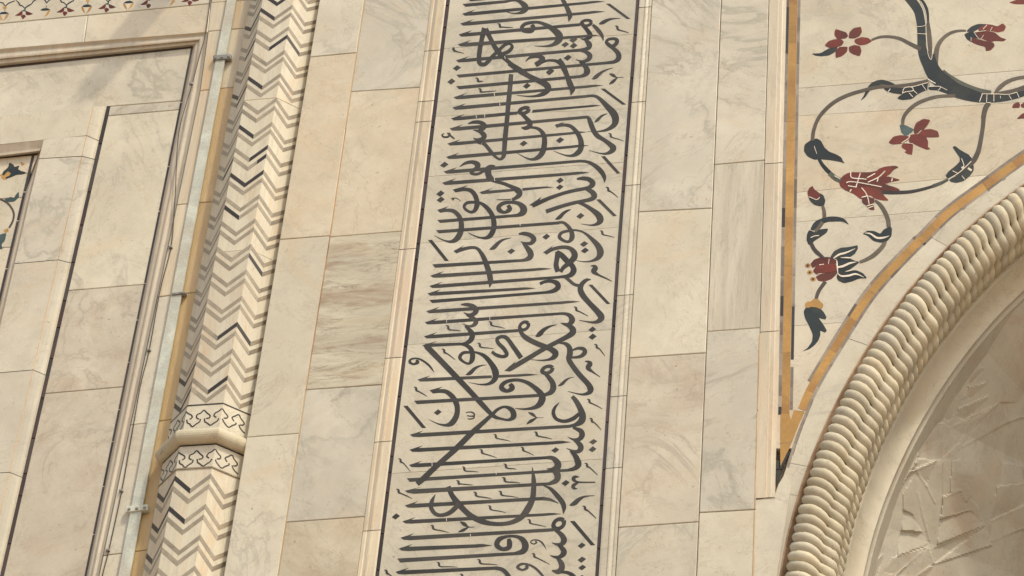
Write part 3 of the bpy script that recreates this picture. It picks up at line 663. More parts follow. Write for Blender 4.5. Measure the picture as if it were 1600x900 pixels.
# ================================================================== zigzag column
colm = thing('zigzag_column', 'octagonal engaged marble column inlaid with grey and black zigzag bands', 'column', (-1.84, 0.143, 9.6))
YF = -0.075
KC = (YF - CAM.y) / (-0.130 - CAM.y)                # traced on the plane y = -0.13, moved along the sight lines
CX, SF = CAM.x + (-1.840 - CAM.x) * KC, 0.226 * KC
def ZC(z): return CAM.z + (z - CAM.z) * KC
APO = SF * (1 + math.sqrt(2)) / 2; CY = YF + APO; CIR = SF / 2 / math.sin(math.pi / 8)
def octa(rad_add, z):
    k = (CIR + rad_add / math.cos(math.pi / 8))
    return [Vector((CX + k * math.sin(R(-22.5 - 45 * 0 + 45 * i)), CY - k * math.cos(R(-22.5 + 45 * i)), z)) for i in range(8)]
def oct_sweep(prof, name, mat, smooth=False):
    vs, fs = [], []
    for rad, z in prof: vs += octa(rad, ZC(z))
    for k in range(len(prof) - 1):
        for i in range(8):
            j = (i + 1) % 8; fs.append((8 * k + i, 8 * k + j, 8 * k + 8 + j, 8 * k + 8 + i))
    return mesh(name, vs, fs, mat, colm, smooth)
ZJ = 14.602
oct_sweep([(-0.1, 9.6), (0, 9.6), (0, 11.556), (-0.1, 11.556)], 'shaft_drum', M['colm'])
oct_sweep([(-0.1, 12.036), (-0.002, 12.036), (0, 12.04), (0, 13.27), (-0.002, 13.272)], 'shaft_drum', M['colm'])
oct_sweep([(-0.002, 13.2725), (0, 13.2745), (0, ZJ - 0.003), (-0.003, ZJ)], 'shaft_drum', M['colm'])
oct_sweep([(-0.003, ZJ + 0.0005), (0, ZJ + 0.003), (0, 16.6)], 'shaft_drum', M['colm'])
# collar
oct_sweep([(-0.1, 11.830), (0.004, 11.830), (0.004, 12.034), (-0.1, 12.034)], 'collar_band', M['plain'])
oct_sweep([(-0.1, 11.558), (0.004, 11.558), (0.004, 11.730), (-0.1, 11.730)], 'collar_band', M['plain'])
ring = [(-0.05, 11.840)]
for k in range(13):
    a = R(95 - 190 * k / 12); ring.append((0.010 + 0.048 * max(0.0, math.cos(a)), 11.786 + 0.053 * math.sin(a)))
ring.append((-0.05, 11.732))
oct_sweep(ring, 'collar_ring', M['rope'])
for z in (12.036, 11.557):
    oct_sweep([(-0.05, z - 0.0045), (0.006, z - 0.0045), (0.006, z + 0.0045), (-0.05, z + 0.0045)], 'collar_line', M['chblack' if z > 12 else 'chbrown'])
oct_sweep([(-0.05, 11.7225), (0.0058, 11.7225), (0.0058, 11.7305), (-0.05, 11.7305)], 'collar_line', M['chblack'])
# facet frames: i = -1 left, 0 front, 1 right
def facet(i, u, z, h=0.0):
    a = R(45 * i); nrm = Vector((math.sin(a), -math.cos(a), 0)); tan = Vector((math.cos(a), math.sin(a), 0))
    c = Vector((CX, CY, 0)) + nrm * (APO + h) + tan * (u * SF); c.z = z; return c
def chev(i, side, zc, mat, t0=0.0, t1=1.0, th=0.0185, amp=0.105):
    """side -1: ridge to mid-face on the left half, +1: right half; t 0 at mid-face, 1 at the ridge"""
    ha = 0.0009 + random.uniform(0, 0.0003)
    v = []
    for t in (t0, t1):
        for s in (1, -1):
            for hgt in (ha, -0.002):
                v.append(facet(i, side * 0.5 * t, zc + amp * t + s * th, hgt))
    f = [(0, 2, 6, 4), (0, 4, 5, 1), (2, 3, 7, 6), (0, 1, 3, 2), (4, 6, 7, 5)]
    mesh('zigzag_inlay', v, f, mat, colm)
ZV = [15.495, 15.353, 15.279, 15.145, 15.066, 14.922, 14.856, 14.705, 14.635, 14.478, 14.404, 14.26, 14.193, 14.054, 13.976, 13.833, 13.764, 13.62, 13.551,
      13.413, 13.34, 13.198, 13.123, 12.986, 12.913, 12.769, 12.7, 12.557, 12.485, 12.345, 12.27, 12.134, 12.068, 11.388, 11.312, 11.164, 11.088, 10.942, 10.867, 10.722, 10.648]
ZV = [15.72, 15.64, 15.567] + ZV
BLK = {3: 'FL FR', 4: 'FL LR LL', 7: 'FR RL LR', 10: 'FL LL', 11: 'LR', 14: 'FL', 16: 'FR', 17: 'fr LR', 18: 'FL FR', 21: 'FL', 25: 'RL', 30: 'FR RL', 33: 'LR LL', 34: 'FR', 35: 'LR LL', 36: 'FL LR LL', 38: 'FL LL LR', 40: 'LL'}
for k, z in enumerate(ZV):
    b = BLK.get(k, '').split()
    for i, fc in ((-1, 'L'), (0, 'F'), (1, 'R')):
        for side, sd in ((-1, 'L'), (1, 'R')):
            key = fc + sd
            mt = M['chblack'] if key in b else M['chgrey']
            if key == 'RR': mt = M['chbrown']
            if key == 'FR' and 'fr' in b:
                chev(i, side, ZC(z), M['chgrey'], 0, 0.5); chev(i, side, ZC(z), M['chblack'], 0.5, 1); continue
            chev(i, side, ZC(z), mt)
# cusped line on the collar bands, traced on the front and right facets
CUSP_F = [[(570, 352), (600, 372), (636, 392), (642, 420), (612, 442)], [(575, 446), (582, 484), (612, 500), (645, 535), (690, 502), (735, 472), (746, 438)],
          [(728, 440), (698, 420), (706, 384), (750, 364), (790, 328), (830, 364), (866, 394), (856, 424), (815, 430)],
          [(796, 430), (802, 470), (832, 490), (870, 515), (912, 490), (958, 460), (975, 428)], [(945, 418), (915, 396), (935, 360), (975, 340), (1013, 306)]]
CUSP_R = [[(1020, 306), (1050, 355), (1086, 402), (1074, 426), (1038, 426)], [(1020, 436), (1042, 482), (1095, 540), (1142, 520), (1188, 502), (1186, 482)],
          [(1165, 466), (1140, 420), (1180, 400), (1225, 384), (1250, 430), (1292, 490), (1270, 516), (1240, 510)], [(1226, 510), (1246, 560), (1300, 620)]]
def ray_facet(px, py, i):
    a = R(45 * i); nrm = Vector((math.sin(a), -math.cos(a), 0)); tan = Vector((math.cos(a), math.sin(a), 0))
    c = Vector((CX, CY, 0)) + nrm * (APO + 0.004)
    d = AX_W + AX_R * ((px - 800) / F_PX) - AX_U * ((py - 450) / F_PX)
    p = CAM + d * ((c - CAM).dot(nrm) / d.dot(nrm))
    return ((p - c).dot(tan) / SF, p.z)
def facet_line(i, uz, dz, wd=0.0085):
    q = catmull([(u * SF, z + dz) for u, z in uz], 4); vs = []
    for k, (u, z) in enumerate(q):
        a = q[max(k - 1, 0)]; b = q[min(k + 1, len(q) - 1)]; dx, dy = b[0] - a[0], b[1] - a[1]; l = math.hypot(dx, dy) or 1
        for s in (1, -1):
            vs.append(facet(i, (u - dy / l * wd / 2 * s) / SF, z + dx / l * wd / 2 * s, 0.0055))
        for s in (1, -1):
            vs.append(facet(i, (u - dy / l * wd / 2 * s) / SF, z + dx / l * wd / 2 * s, 0.003))
    fs = []
    for k in range(len(q) - 1):
        a = 4 * k; b = a + 4; fs += [(a, b, b + 1, a + 1), (a, a + 2, b + 2, b), (a + 1, b + 1, b + 3, a + 3)]
    mesh('cusped_line', vs, fs, M['chblack'], colm)
for dz in (0.0, -0.3085):
    for i, L in ((0, CUSP_F), (1, CUSP_R)):
        for l in L:
            uz = [ray_facet(220 + x / 8, 600 + y / 8, i) for x, y in l]
            facet_line(i, uz, dz)
            if i == 0: facet_line(-1, uz, dz)

# ================================================================== spandrel with flower inlay
spa = thing('arch_spandrel', 'cream marble spandrel inlaid with red flowers, dark green leaves and an ochre border', 'wall panel', P(1245, 700, Y_SPA))
# arch curve: outer edge of the rope groove
FPX = [(1600, 288), (1552, 321), (1492, 373), (1441, 430), (1413.5, 463), (1352, 538), (1322, 600), (1297, 653), (1273.7, 697), (1247, 767), (1230, 833), (1218.7, 900)]
FW = [Vector((P(x, y, Y_SPA).x, P(x, y, Y_SPA).z)) for x, y in FPX]          # right/top -> left/bottom
# one smooth curve through the traced points
import numpy as np
tt = [0.0]
for a, b in zip(FW[:-1], FW[1:]): tt.append(tt[-1] + (b - a).length)
cxx, czz = np.polyfit(tt, [v.x for v in FW], 4), np.polyfit(tt, [v.y for v in FW], 4)
FW = [Vector((float(np.polyval(cxx, t)), float(np.polyval(czz, t)))) for t in np.linspace(0, tt[-1], 24)]
# carry the curve on to the apex and down the jamb, beyond the picture
tg = (FW[0] - FW[1]).normalized()
apex = [FW[0] + tg * l + Vector((0, -0.03 * l * l)) for l in (1.8, 1.5, 1.2, 0.9, 0.6, 0.3)]
jx = FW[-1].x - 0.05
jamb = [Vector((jx, 10.0)), Vector((jx - 0.02, 9.2)), Vector((jx - 0.02, 6.0)), Vector((jx - 0.02, 0.0))]
ctrl = apex + FW + jamb
curve = [Vector((q[0], q[1])) for q in catmull([(v.x, v.y) for v in ctrl], 8)]
# resample evenly by length
def resample(c, step):
    out = [c[0]]; acc = 0.0
    for a, b in zip(c[:-1], c[1:]):
        l = (b - a).length; pos = 0.0
        while acc + (l - pos) >= step:
            pos += step - acc; acc = 0.0; out.append(a + (b - a) * (pos / l))
        acc += l - pos
    return out
ARC = resample(curve, 0.03)
for _ in range(60):
    ARC = [ARC[0]] + [(ARC[i - 1] + ARC[i] * 2 + ARC[i + 1]) / 4 for i in range(1, len(ARC) - 1)] + [ARC[-1]]
def nrm_at(c, i):
    a = c[max(i - 1, 0)]; b = c[min(i + 1, len(c) - 1)]; t = (b - a).normalized()
    return t, Vector((-t.y, t.x))          # t runs towards the springing, n points into the opening
NRM = [nrm_at(ARC, i) for i in range(len(ARC))]
if NRM[len(NRM) // 2][1].x < 0: NRM = [(t, -n) for t, n in NRM]
def off(i, n): return ARC[i] + NRM[i][1] * n
IV = [i for i in range(len(ARC)) if ARC[i].y > 9.2]       # visible stretch

# spandrel wall body behind the facing (with the arch opening)
def strip_mesh(parent, name, rows, mat, smooth=False):
    n = len(rows[0]); vs = [v for r_ in rows for v in r_]; fs = []
    for k in range(len(rows) - 1):
        for i in range(n - 1):
            a = k * n + i; fs.append((a, a + 1, a + n + 1, a + n))
    return mesh(name, vs, fs, mat, parent, smooth)
def sweep(parent, name, prof, mat, idx, smooth=False):
    rows = [[Vector((off(i, n).x, y, off(i, n).y)) for i in idx] for n, y in prof]
    return strip_mesh(parent, name, rows, mat, smooth)

# facing slabs of the spandrel
VL = lambda y: at(((1229.5, 0), (1212, 760)), y)
GCX = [(2000, 10), (1700, 183), (1600, 246.5), (1538.5, 291), (1482, 333), (1441, 373.5), (1430, 383), (1367, 450), (1323.7, 513), (1271, 600), (1253, 640), (1236, 684), (1222, 728), (1214, 760)]
sp_rows = [(-330, -380), (-95, -140), (139, 110), (182, 160), (302, 268), (348, 318), (510, 480), (700, 670)]
sp_mats = ['plain', 'cream', 'cream', 'warm', 'cream', 'plain', 'warm']
def poly_above_curve(xl, l0, l1, xr, cv):
    """region between upper joint l0 and lower joint l1 (functions of x), right of xl, left/above curve cv (px list top->bottom)"""
    def cvx(py):
        for a, b in zip(cv[:-1], cv[1:]):
            if a[1] <= py <= b[1]: return a[0] + (b[0] - a[0]) * (py - a[1]) / (b[1] - a[1])
        return 9999 if py < cv[0][1] else cv[-1][0]
    def hit(l):
        x = 1240
        while x < xr and x < cvx(l(x)): x += 1
        return min(x, xr)
    x0, x1 = hit(l0), hit(l1)
    pts = [(xl(l0(1240)), l0(1240)), (x0, l0(x0))]
    ya, yb = l0(x0), l1(x1)
    for a in cv:
        if ya + 2 < a[1] < yb - 2 and a[0] < xr: pts.append(a)
    if x0 >= xr and cvx(l1(x1)) < xr:
        # right border then the curve
        pts = pts[:2]
        yr = next((py / 2 for py in range(-200, 1800) if cvx(py / 2) <= xr), yb)
        if yr > ya: pts.append((xr, yr))
        pts += [a for a in cv if yr + 2 < a[1] < yb - 2]
    pts += [(x1, l1(x1)), (xl(l1(1240)), l1(1240))]
    return pts
GCURVE = [(x + 7, y + 10) for x, y in GCX]
for k in range(len(sp_rows) - 1):
    (a0, a1), (b0, b1) = sp_rows[k], sp_rows[k + 1]
    l0 = lambda x, a0=a0, a1=a1: a0 + (a1 - a0) * (x - 1250) / 350.0
    l1 = lambda x, a0=b0, a1=b1: a0 + (a1 - a0) * (x - 1250) / 350.0
    poly = poly_above_curve(lambda y: VL(y) - 3, l0, l1, 1950, GCURVE)
    if len(poly) >= 3:
        slab(spa, poly, Y_SPA, M[sp_mats[k]], gap=0.002, cham=0.0012, jitter=0.0003, yback=0.06)
# white band between the ochre inlay and the rope, in voussoir pieces
def arc_index(px, py):
    p = P(px, py, Y_SPA); v = Vector((p.x, p.z)); return min(range(len(ARC)), key=lambda i: (ARC[i] - v).length)
# distance from groove to the ochre centreline along the curve
cuts = [IV[0], arc_index(1480, 385), arc_index(1352, 538), arc_index(1258, 728), arc_index(1245, 772), IV[-1]]
GOLDW = [Vector((P(x, y, Y_SPA).x, P(x, y, Y_SPA).z)) for x, y in GCX]
gres = resample([Vector((q[0], q[1])) for q in catmull([(v.x, v.y) for v in GOLDW], 8)], 0.02)
def dist_gold(i):
    return min((ARC[i] - q).length for q in gres)
for k in range(len(cuts) - 1):
    idx = list(range(cuts[k], cuts[k + 1] + 1))
    rows = []
    yj = Y_SPA + random.uniform(-0.0004, 0.0004) - 0.0012
    for fr, y in ((1.0, 0.05), (1.0, yj), (0.5, yj), (0.06, yj), (0.0, yj + 0.004), (-0.02, 0.06)):
        row = []
        for j, i in enumerate(idx):
            wd = max(0.03, min(dist_gold(i) - 0.046, 0.165)) if ARC[i].y > 11.45 else 0.12
            p = off(i, -wd * fr)
            if j == 0: p = p + NRM[i][0] * 0.0015
            if j == len(idx) - 1: p = p - NRM[i][0] * 0.0015
            row.append(Vector((p.x, y, p.y)))
        rows.append(row)
    strip_mesh(spa, 'arch_band_stone', rows, M['plain' if k % 2 else 'cream'])
# wall piece below the spandrel tip, between the pier and the arch
low = [(1180, 780.5), (1209, 776.5), (1216, 757), (1226, 740), (1236, 760), (1225, 830), (1213, 905), (1208, 965), (1176, 965)]
slab(spa, low, Y_SPA - 0.0125, M['plain'], gap=0.002, cham=0.0012, yback=0.06)

# --- ochre and grey border inlay
def px_band(name, path, wd, mat, cutsn, h, gap=0.6, parent=spa):
    """a pixel polyline band cut in pieces at the given fractions"""
    q = catmull(path, 10); n = len(q)
    ends = [int(round(f * (n - 1))) for f in cutsn]
    for a, b in zip(ends[:-1], ends[1:]):
        if b - a < 2: continue
        seg_ = [(x, y, wd) for x, y in q[a:b + 1]]
        dx, dy = seg_[1][0] - seg_[0][0], seg_[1][1] - seg_[0][1]; l = math.hypot(dx, dy)
        seg_[0] = (seg_[0][0] + dx / l * gap / 2, seg_[0][1] + dy / l * gap / 2, wd)
        ribbon(parent, name, seg_, Y_SPA, h + random.uniform(0, 0.0003), mat() if callable(mat) else mat, 1)
GV_path = [(1240.8 + (1226.5 - 1240.8) * (y + 60) / 760.0, y) for y in (-60, 100, 250, 400, 550, 648)]
def rnd_cuts(n, j=0.25): return [0.0] + [(k + random.uniform(-j, j)) / n for k in range(1, n)] + [1.0]
px_band('ochre_strip', GV_path, 12.2, M['gold'], [0, 0.17, 0.33, 0.36, 0.52, 0.62, 0.79, 1.0], 0.0010)
pick = lambda: M['edgeblack'] if random.random() < 0.22 else M['edge']
px_band('edge_strip', [(x - 9.0, y) for x, y in GV_path], 5.0, pick, rnd_cuts(22), 0.0009)
px_band('edge_strip', [(x + 8.9, y) for x, y in GV_path[:-1]] + [(1236.5, 640)], 4.6, pick, rnd_cuts(20), 0.0009)
gold_path = [(x, y) for x, y in GCX if y <= 650]
px_band('ochre_strip', gold_path, 12.5, M['gold'], rnd_cuts(13), 0.0011)
def shift(path, d):
    out = []
    for i, (x, y) in enumerate(path):
        a = path[max(i - 1, 0)]; b = path[min(i + 1, len(path) - 1)]; dx, dy = b[0] - a[0], b[1] - a[1]; l = math.hypot(dx, dy)
        out.append((x - dy / l * d, y + dx / l * d))
    return out
pick2 = lambda: M['edgeblack'] if random.random() < 0.05 else M['edge']
px_band('edge_strip', shift(gold_path[:-1], 8.6), 4.6, pick2, rnd_cuts(30), 0.0008)
px_band('edge_strip', shift([(x, y) for x, y in GCX if y <= 730], -8.8), 4.6, pick2, rnd_cuts(36), 0.0008)
inlay(spa, 'ochre_strip', [(1219.8, 647), (1233.2, 647), (1236, 656), (1240.5, 641), (1257.5, 643), (1248, 664), (1238, 690), (1219, 693)], Y_SPA, 0.0018, M['gold'])
inlay(spa, 'ochre_strip', [(1219, 694), (1237.5, 691), (1228, 712), (1219.5, 731)], Y_SPA, 0.0013, M['gold'])
inlay(spa, 'edge_strip', [(1230.5, 706), (1234.5, 706), (1222, 733), (1217.5, 733)], Y_SPA, 0.0017, M['edgeblack'])
inlay(spa, 'edge_strip', [(1212.5, 734.5), (1221.5, 734.5), (1213.2, 761)], Y_SPA, 0.0017, M['edgeblack'])
inlay(spa, 'edge_strip', [(1212.5, 719), (1217.5, 720), (1217, 733), (1212.5, 733)], Y_SPA, 0.0017, M['edgeblack'])

# --- flowers: polygons and stems traced in zoomed frames (x0, y0, scale)
T1, T2, T3, T4, T5, T6, T7, T8 = (1240, 20, 8), (1240, 110, 8), (1400, 110, 8), (1240, 210, 8), (1370, 200, 8), (1240, 290, 8), (1240, 370, 8), (1200, 450, 8)
T9, T10 = (1420, 0, 80 / 9.0), (1440, 90, 10)
hc = [0]
def fh():
    hc[0] += 1; return 0.0006 + (hc[0] * 29 % 61) * 0.00002
def smooth_poly(pts, sub=3):
    # two rounds of corner softening keep the traced outline
    q = pts
    # spread the corners a little first so that softening does not shrink the piece
    mx_, my_ = sum(p[0] for p in q) / len(q), sum(p[1] for p in q) / len(q)
    q = [(mx_ + (p[0] - mx_) * 1.035, my_ + (p[1] - my_) * 1.035) for p in q]
    for k_ in (0.86, 0.86):
        r_ = []
        for i in range(len(q)):
            a, b = q[i], q[(i + 1) % len(q)]
            r_.append((a[0] * k_ + b[0] * (1 - k_), a[1] * k_ + b[1] * (1 - k_))); r_.append((a[0] * (1 - k_) + b[0] * k_, a[1] * (1 - k_) + b[1] * k_))
        q = r_
    return q
def FP(T, name, pts, mat, extra=0.0, parent=spa, yf=None):
    q = smooth_poly(pts); yf = Y_SPA if yf is None else yf
    inlay(parent, name, [(T[0] + x / T[2], T[1] + y / T[2]) for x, y in q], yf, fh() + extra, M[mat])
def FS(T, name, pts, mat, extra=0.0, parent=spa, yf=None):
    ribbon(parent, name, [(T[0] + x / T[2], T[1] + y / T[2], wd / T[2]) for x, y, wd in pts], Y_SPA if yf is None else yf, fh() + extra, M[mat], 6)
LN = lambda T, pts, wd=8: FS(T, 'white_line', [(x, y, wd) for x, y in pts], 'white', 0.0022)
# star flower
for pts in ([(530, 205), (600, 228), (655, 245), (680, 290), (650, 320), (600, 325), (550, 335), (512, 280), (515, 235)],
            [(690, 300), (700, 245), (750, 195), (840, 178), (852, 240), (820, 295), (760, 320), (700, 318)],
            [(775, 330), (850, 305), (930, 315), (980, 355), (910, 395), (830, 408), (780, 385), (760, 355)],
            [(690, 430), (760, 405), (830, 420), (848, 480), (825, 542), (750, 520), (700, 490)],
            [(527, 565), (525, 480), (570, 430), (640, 425), (675, 430), (665, 490), (600, 545)],
            [(390, 410), (440, 355), (520, 332), (600, 335), (625, 365), (600, 410), (520, 435), (450, 440)]):
    FP(T1, 'petal', pts, 'red')
FP(T1, 'leaf', [(225, 510), (340, 505), (440, 445), (550, 430), (520, 490), (440, 535), (340, 545), (270, 535)], 'green', -0.0004)
FS(T1, 'stem', [(975, 340, 26), (1080, 305, 32), (1200, 300, 34), (1330, 325, 40), (1450, 385, 46), (1590, 455, 52)], 'stem')
# main stem
FS(T9, 'stem', [(-20, -60, 130), (60, 40, 130), (130, 150, 125), (165, 300, 120), (175, 420, 118), (178, 560, 118), (185, 680, 125), (230, 800, 165), (300, 900, 215)], 'green')
FS(T9, 'stem', [(150, -30, 40), (215, 60, 44), (255, 160, 44), (265, 290, 36)], 'green', 0.0004)
FS(T9, 'stem', [(262, 285, 40), (280, 450, 62), (292, 600, 66), (300, 740, 46), (312, 825, 10)], 'stem', 0.0005)
FS(T10, 'stem', [(95, -40, 230), (120, 80, 230), (190, 230, 240), (290, 340, 250), (420, 440, 240), (560, 520, 215), (740, 580, 195), (930, 630, 150)], 'green')
FS(T10, 'stem', [(330, 210, 60), (420, 300, 90), (560, 390, 100), (720, 460, 90), (900, 515, 72), (1085, 550, 62)], 'olive', 0.0006)
FS(T10, 'stem', [(920, 632, 130), (1020, 640, 128), (1140, 642, 118), (1260, 635, 105), (1400, 612, 95), (1560, 570, 90), (1760, 500, 80), (1960, 420, 70)], 'green')
FS(T10, 'stem', [(1180, 565, 50), (1320, 545, 62), (1450, 518, 66), (1620, 460, 66), (1800, 390, 60)], 'stem', 0.0005)
FS(T10, 'stem', [(1140, 560, 30), (1220, 470, 66), (1320, 390, 60), (1450, 335, 52), (1620, 305, 48), (1850, 300, 40)], 'stem', 0.0007)
FS(T10, 'stem', [(1060, 715, 70), (1010, 770, 84), (980, 860, 80), (965, 950, 76)], 'stem')
for l in ([(950, 570), (905, 695)], [(1022, 580), (1015, 705)], [(1130, 580), (1130, 690)], [(1230, 600), (1235, 640)], [(940, 570), (1110, 572), (1180, 572), (1350, 580), (1490, 545)], [(1490, 550), (1525, 630)], [(1015, 708), (1085, 708)], [(100, 345), (215, 410)], [(1365, 590), (1405, 655)]): LN(T10, l, 9)
for l in ([(110, 375), (235, 350), (240, 200), (200, 80), (160, 20)], [(105, 470), (240, 475)], [(240, 480), (265, 740), (312, 830), (335, 690)]): LN(T9, l, 6)
# tulip at the upper right
FS(T9, 'stem', [(360, 920, 90), (372, 800, 80), (400, 650, 64), (470, 540, 52), (580, 460, 44), (690, 430, 36), (795, 428, 28)], 'stem', 0.0002)
FP(T9, 'leaf', [(800, 435), (870, 370), (960, 335), (1080, 340), (1000, 370), (940, 420), (880, 450)], 'green')
FP(T9, 'leaf', [(770, 480), (830, 450), (920, 445), (990, 540), (900, 530), (860, 530), (880, 590), (810, 550)], 'green')
FP(T9, 'petal', [(960, 380), (1040, 335), (1150, 345), (1230, 370), (1300, 325), (1345, 370), (1320, 430), (1240, 450), (1150, 430), (1060, 425), (980, 435)], 'red')
FP(T9, 'petal', [(930, 450), (1060, 430), (1190, 450), (1270, 520), (1350, 545), (1310, 575), (1200, 570), (1120, 585), (1020, 540), (985, 545)], 'red')
FP(T9, 'petal', [(865, 525), (980, 550), (1090, 580), (1170, 590), (1190, 640), (1130, 700), (1070, 708), (1060, 650), (960, 625), (880, 590)], 'red')
for l in ([(905, 450), (985, 548), (1040, 490)], [(920, 450), (1070, 430)], [(1030, 410), (1085, 350)], [(1130, 435), (1160, 380)], [(865, 520), (865, 570)]): LN(T9, l, 7)
FP(T9, 'petal', [(1395, 35), (1480, 5), (1560, -40), (1700, -60), (1700, 50), (1600, 60), (1480, 58)], 'red')
# left branch, curl and leaf
FS(T2, 'stem', [(236, 880, 46), (250, 760, 46), (300, 620, 44), (390, 500, 46), (520, 390, 46), (680, 310, 44), (860, 255, 42), (1050, 210, 40), (1250, 198, 36), (1450, 178, 38), (1600, 150, 40), (1680, 128, 36)], 'stem')
FS(T2, 'leaf', [(843, 374, 4), (890, 320, 26), (930, 250, 44), (990, 185, 58), (1090, 148, 60), (1190, 160, 40), (1262, 176, 8)], 'green', 0.0005)
FP(T3, 'leaf', [(-150, 225), (60, 218), (200, 215), (330, 170), (405, 150), (410, 230), (330, 265), (260, 300), (200, 355), (80, 368), (20, 350), (50, 315), (90, 300), (-30, 285), (-110, 260)], 'green', -0.0003)
FP(T3, 'leaf', [(410, 210), (530, 200), (640, 250), (700, 300), (620, 285), (520, 250), (420, 245)], 'green')
for l in ([(-100, 275), (-70, 232)], [(80, 295), (105, 225), (190, 212), (215, 255), (130, 270), (85, 285)], [(165, 285), (210, 335)], [(215, 250), (265, 295)], [(200, 212), (400, 155)], [(325, 178), (375, 250)], [(405, 165), (398, 245)], [(410, 205), (550, 205), (530, 255)], [(550, 205), (640, 250)], [(400, 110), (495, 165)]): LN(T3, l, 7)
# hanging flower in the middle
FS(T3, 'stem', [(84, 690, 40), (92, 600, 44), (140, 520, 46), (240, 430, 44), (380, 365, 42), (540, 325, 38), (740, 318, 34)], 'stem', 0.0004)
FP(T3, 'leaf', [(45, 680), (120, 685), (225, 740), (170, 800), (110, 820), (65, 770)], 'bluegreen')
FP(T3, 'petal', [(222, 740), (250, 660), (340, 610), (428, 622), (390, 690), (340, 745), (280, 780), (230, 790)], 'red', 0.0002)
FP(T3, 'petal', [(270, 795), (330, 745), (430, 732), (520, 760), (540, 835), (440, 838), (360, 838)], 'red')
FP(T5, 'petal', [(420, 90), (520, 75), (610, 110), (640, 170), (635, 235), (668, 262), (620, 268), (540, 235), (460, 195), (410, 180), (400, 120)], 'red', 0.0003)
FP(T5, 'petal', [(148, 182), (210, 108), (300, 90), (400, 105), (380, 160), (290, 200), (195, 208)], 'red')
FP(T5, 'petal', [(345, 190), (455, 200), (440, 335), (390, 325), (345, 300), (375, 285), (310, 240), (320, 205)], 'red')
LN(T5, [(415, 75), (400, 130), (310, 190)], 8); LN(T5, [(345, 190), (450, 198)], 6); LN(T5, [(510, 80), (560, 30)], 6)
# right stem and dark leaf
FS(T5, 'stem', [(1335, -130, 56), (1328, -30, 52), (1315, 60, 52), (1285, 230, 58), (1250, 340, 62), (1200, 420, 64), (1120, 495, 40), (1010, 575, 16)], 'stem', 0.0005)
FP(T5, 'leaf', [(950, 245), (980, 232), (1050, 285), (1150, 340), (1200, 375), (1170, 430), (1110, 490), (1060, 540), (1000, 590), (890, 625), (865, 590), (900, 540), (990, 470), (1035, 420), (1040, 375), (980, 290)], 'green')
FP(T5, 'leaf', [(905, 650), (1000, 600), (1080, 540), (1150, 480), (1210, 465), (1205, 540), (1160, 600), (1090, 660), (1000, 685), (940, 675)], 'green')
FS(T5, 'stem', [(890, 645, 30), (800, 690, 40), (700, 728, 42)], 'olive'); FS(T5, 'stem', [(700, 730, 34), (560, 770, 38), (400, 800, 42), (220, 808, 46), (65, 805, 42)], 'stemdark')
for l in ([(900, 640), (1010, 575), (1100, 500), (1180, 420)], [(1060, 385), (1090, 470), (1070, 500)], [(950, 540), (1010, 570)], [(1065, 600), (1100, 645)], [(1160, 345), (1195, 380)]): LN(T5, l, 8)
LN(T5, [(1140, 505), (1185, 535)], 26); LN(T5, [(1060, 505), (1090, 490)], 24)
# big leaf on the left
FP(T4, 'leaf', [(215, 80), (290, 55), (345, 85), (385, 165), (440, 215), (530, 250), (590, 285), (612, 335), (635, 358), (560, 338), (440, 318), (340, 310), (260, 315), (180, 275), (135, 210), (145, 130)], 'green')
LN(T4, [(258, 150), (290, 245)], 6)
FS(T4, 'stem', [(318, 310, 40), (360, 380, 46), (420, 450, 52), (455, 480, 50)], 'green'); FS(T4, 'stem', [(450, 485, 60), (520, 545, 64), (590, 580, 60)], 'olive'); LN(T4, [(510, 520), (580, 560)], 10)
# big red flower
FP(T4, 'petal', [(575, 600), (600, 540), (660, 495), (720, 475), (850, 478), (960, 475), (1035, 458), (980, 510), (920, 545), (820, 560), (700, 590), (650, 620), (690, 665), (640, 690), (590, 650)], 'red')
FP(T4, 'petal', [(910, 550), (1010, 490), (1070, 430), (1150, 405), (1270, 395), (1308, 415), (1250, 440), (1200, 500), (1120, 540), (1060, 560), (960, 580)], 'red', 0.0002)
FP(T4, 'petal', [(640, 615), (820, 560), (960, 575), (1080, 530), (1180, 530), (1240, 545), (1330, 572), (1200, 600), (1130, 620), (1100, 665), (980, 650), (820, 660), (700, 665)], 'red', 0.0004)
FP(T4, 'petal', [(1125, 615), (1190, 640), (1290, 670), (1330, 698), (1250, 708), (1120, 705), (1080, 680)], 'red')
FP(T4, 'petal', [(630, 690), (700, 655), (850, 655), (980, 655), (1100, 670), (1110, 750), (1185, 825), (1110, 825), (1010, 800), (960, 760), (880, 775), (840, 810), (760, 745)], 'red', 0.0001)
FP(T6, 'petal', [(850, 130), (900, 125), (960, 150), (1010, 165), (1000, 230), (920, 255), (860, 215)], 'red', 0.0003)
FP(T6, 'petal', [(905, 255), (1000, 240), (1012, 308), (960, 305)], 'red')
for l in ([(715, 475), (730, 545), (880, 560)], [(835, 485), (780, 660)], [(660, 610), (700, 595), (830, 608), (1100, 660)], [(680, 645), (790, 662)], [(930, 600), (1060, 540), (1145, 460)], [(920, 545), (1020, 490)], [(1060, 540), (1045, 595)], [(850, 670), (900, 730), (930, 800), (945, 880)], [(850, 790), (930, 770)], [(1235, 550), (1225, 590)], [(720, 690), (705, 720)]): LN(T4, l, 11)
LN(T6, [(915, 258), (1000, 232)], 9); LN(T6, [(930, 285), (1000, 258)], 9)
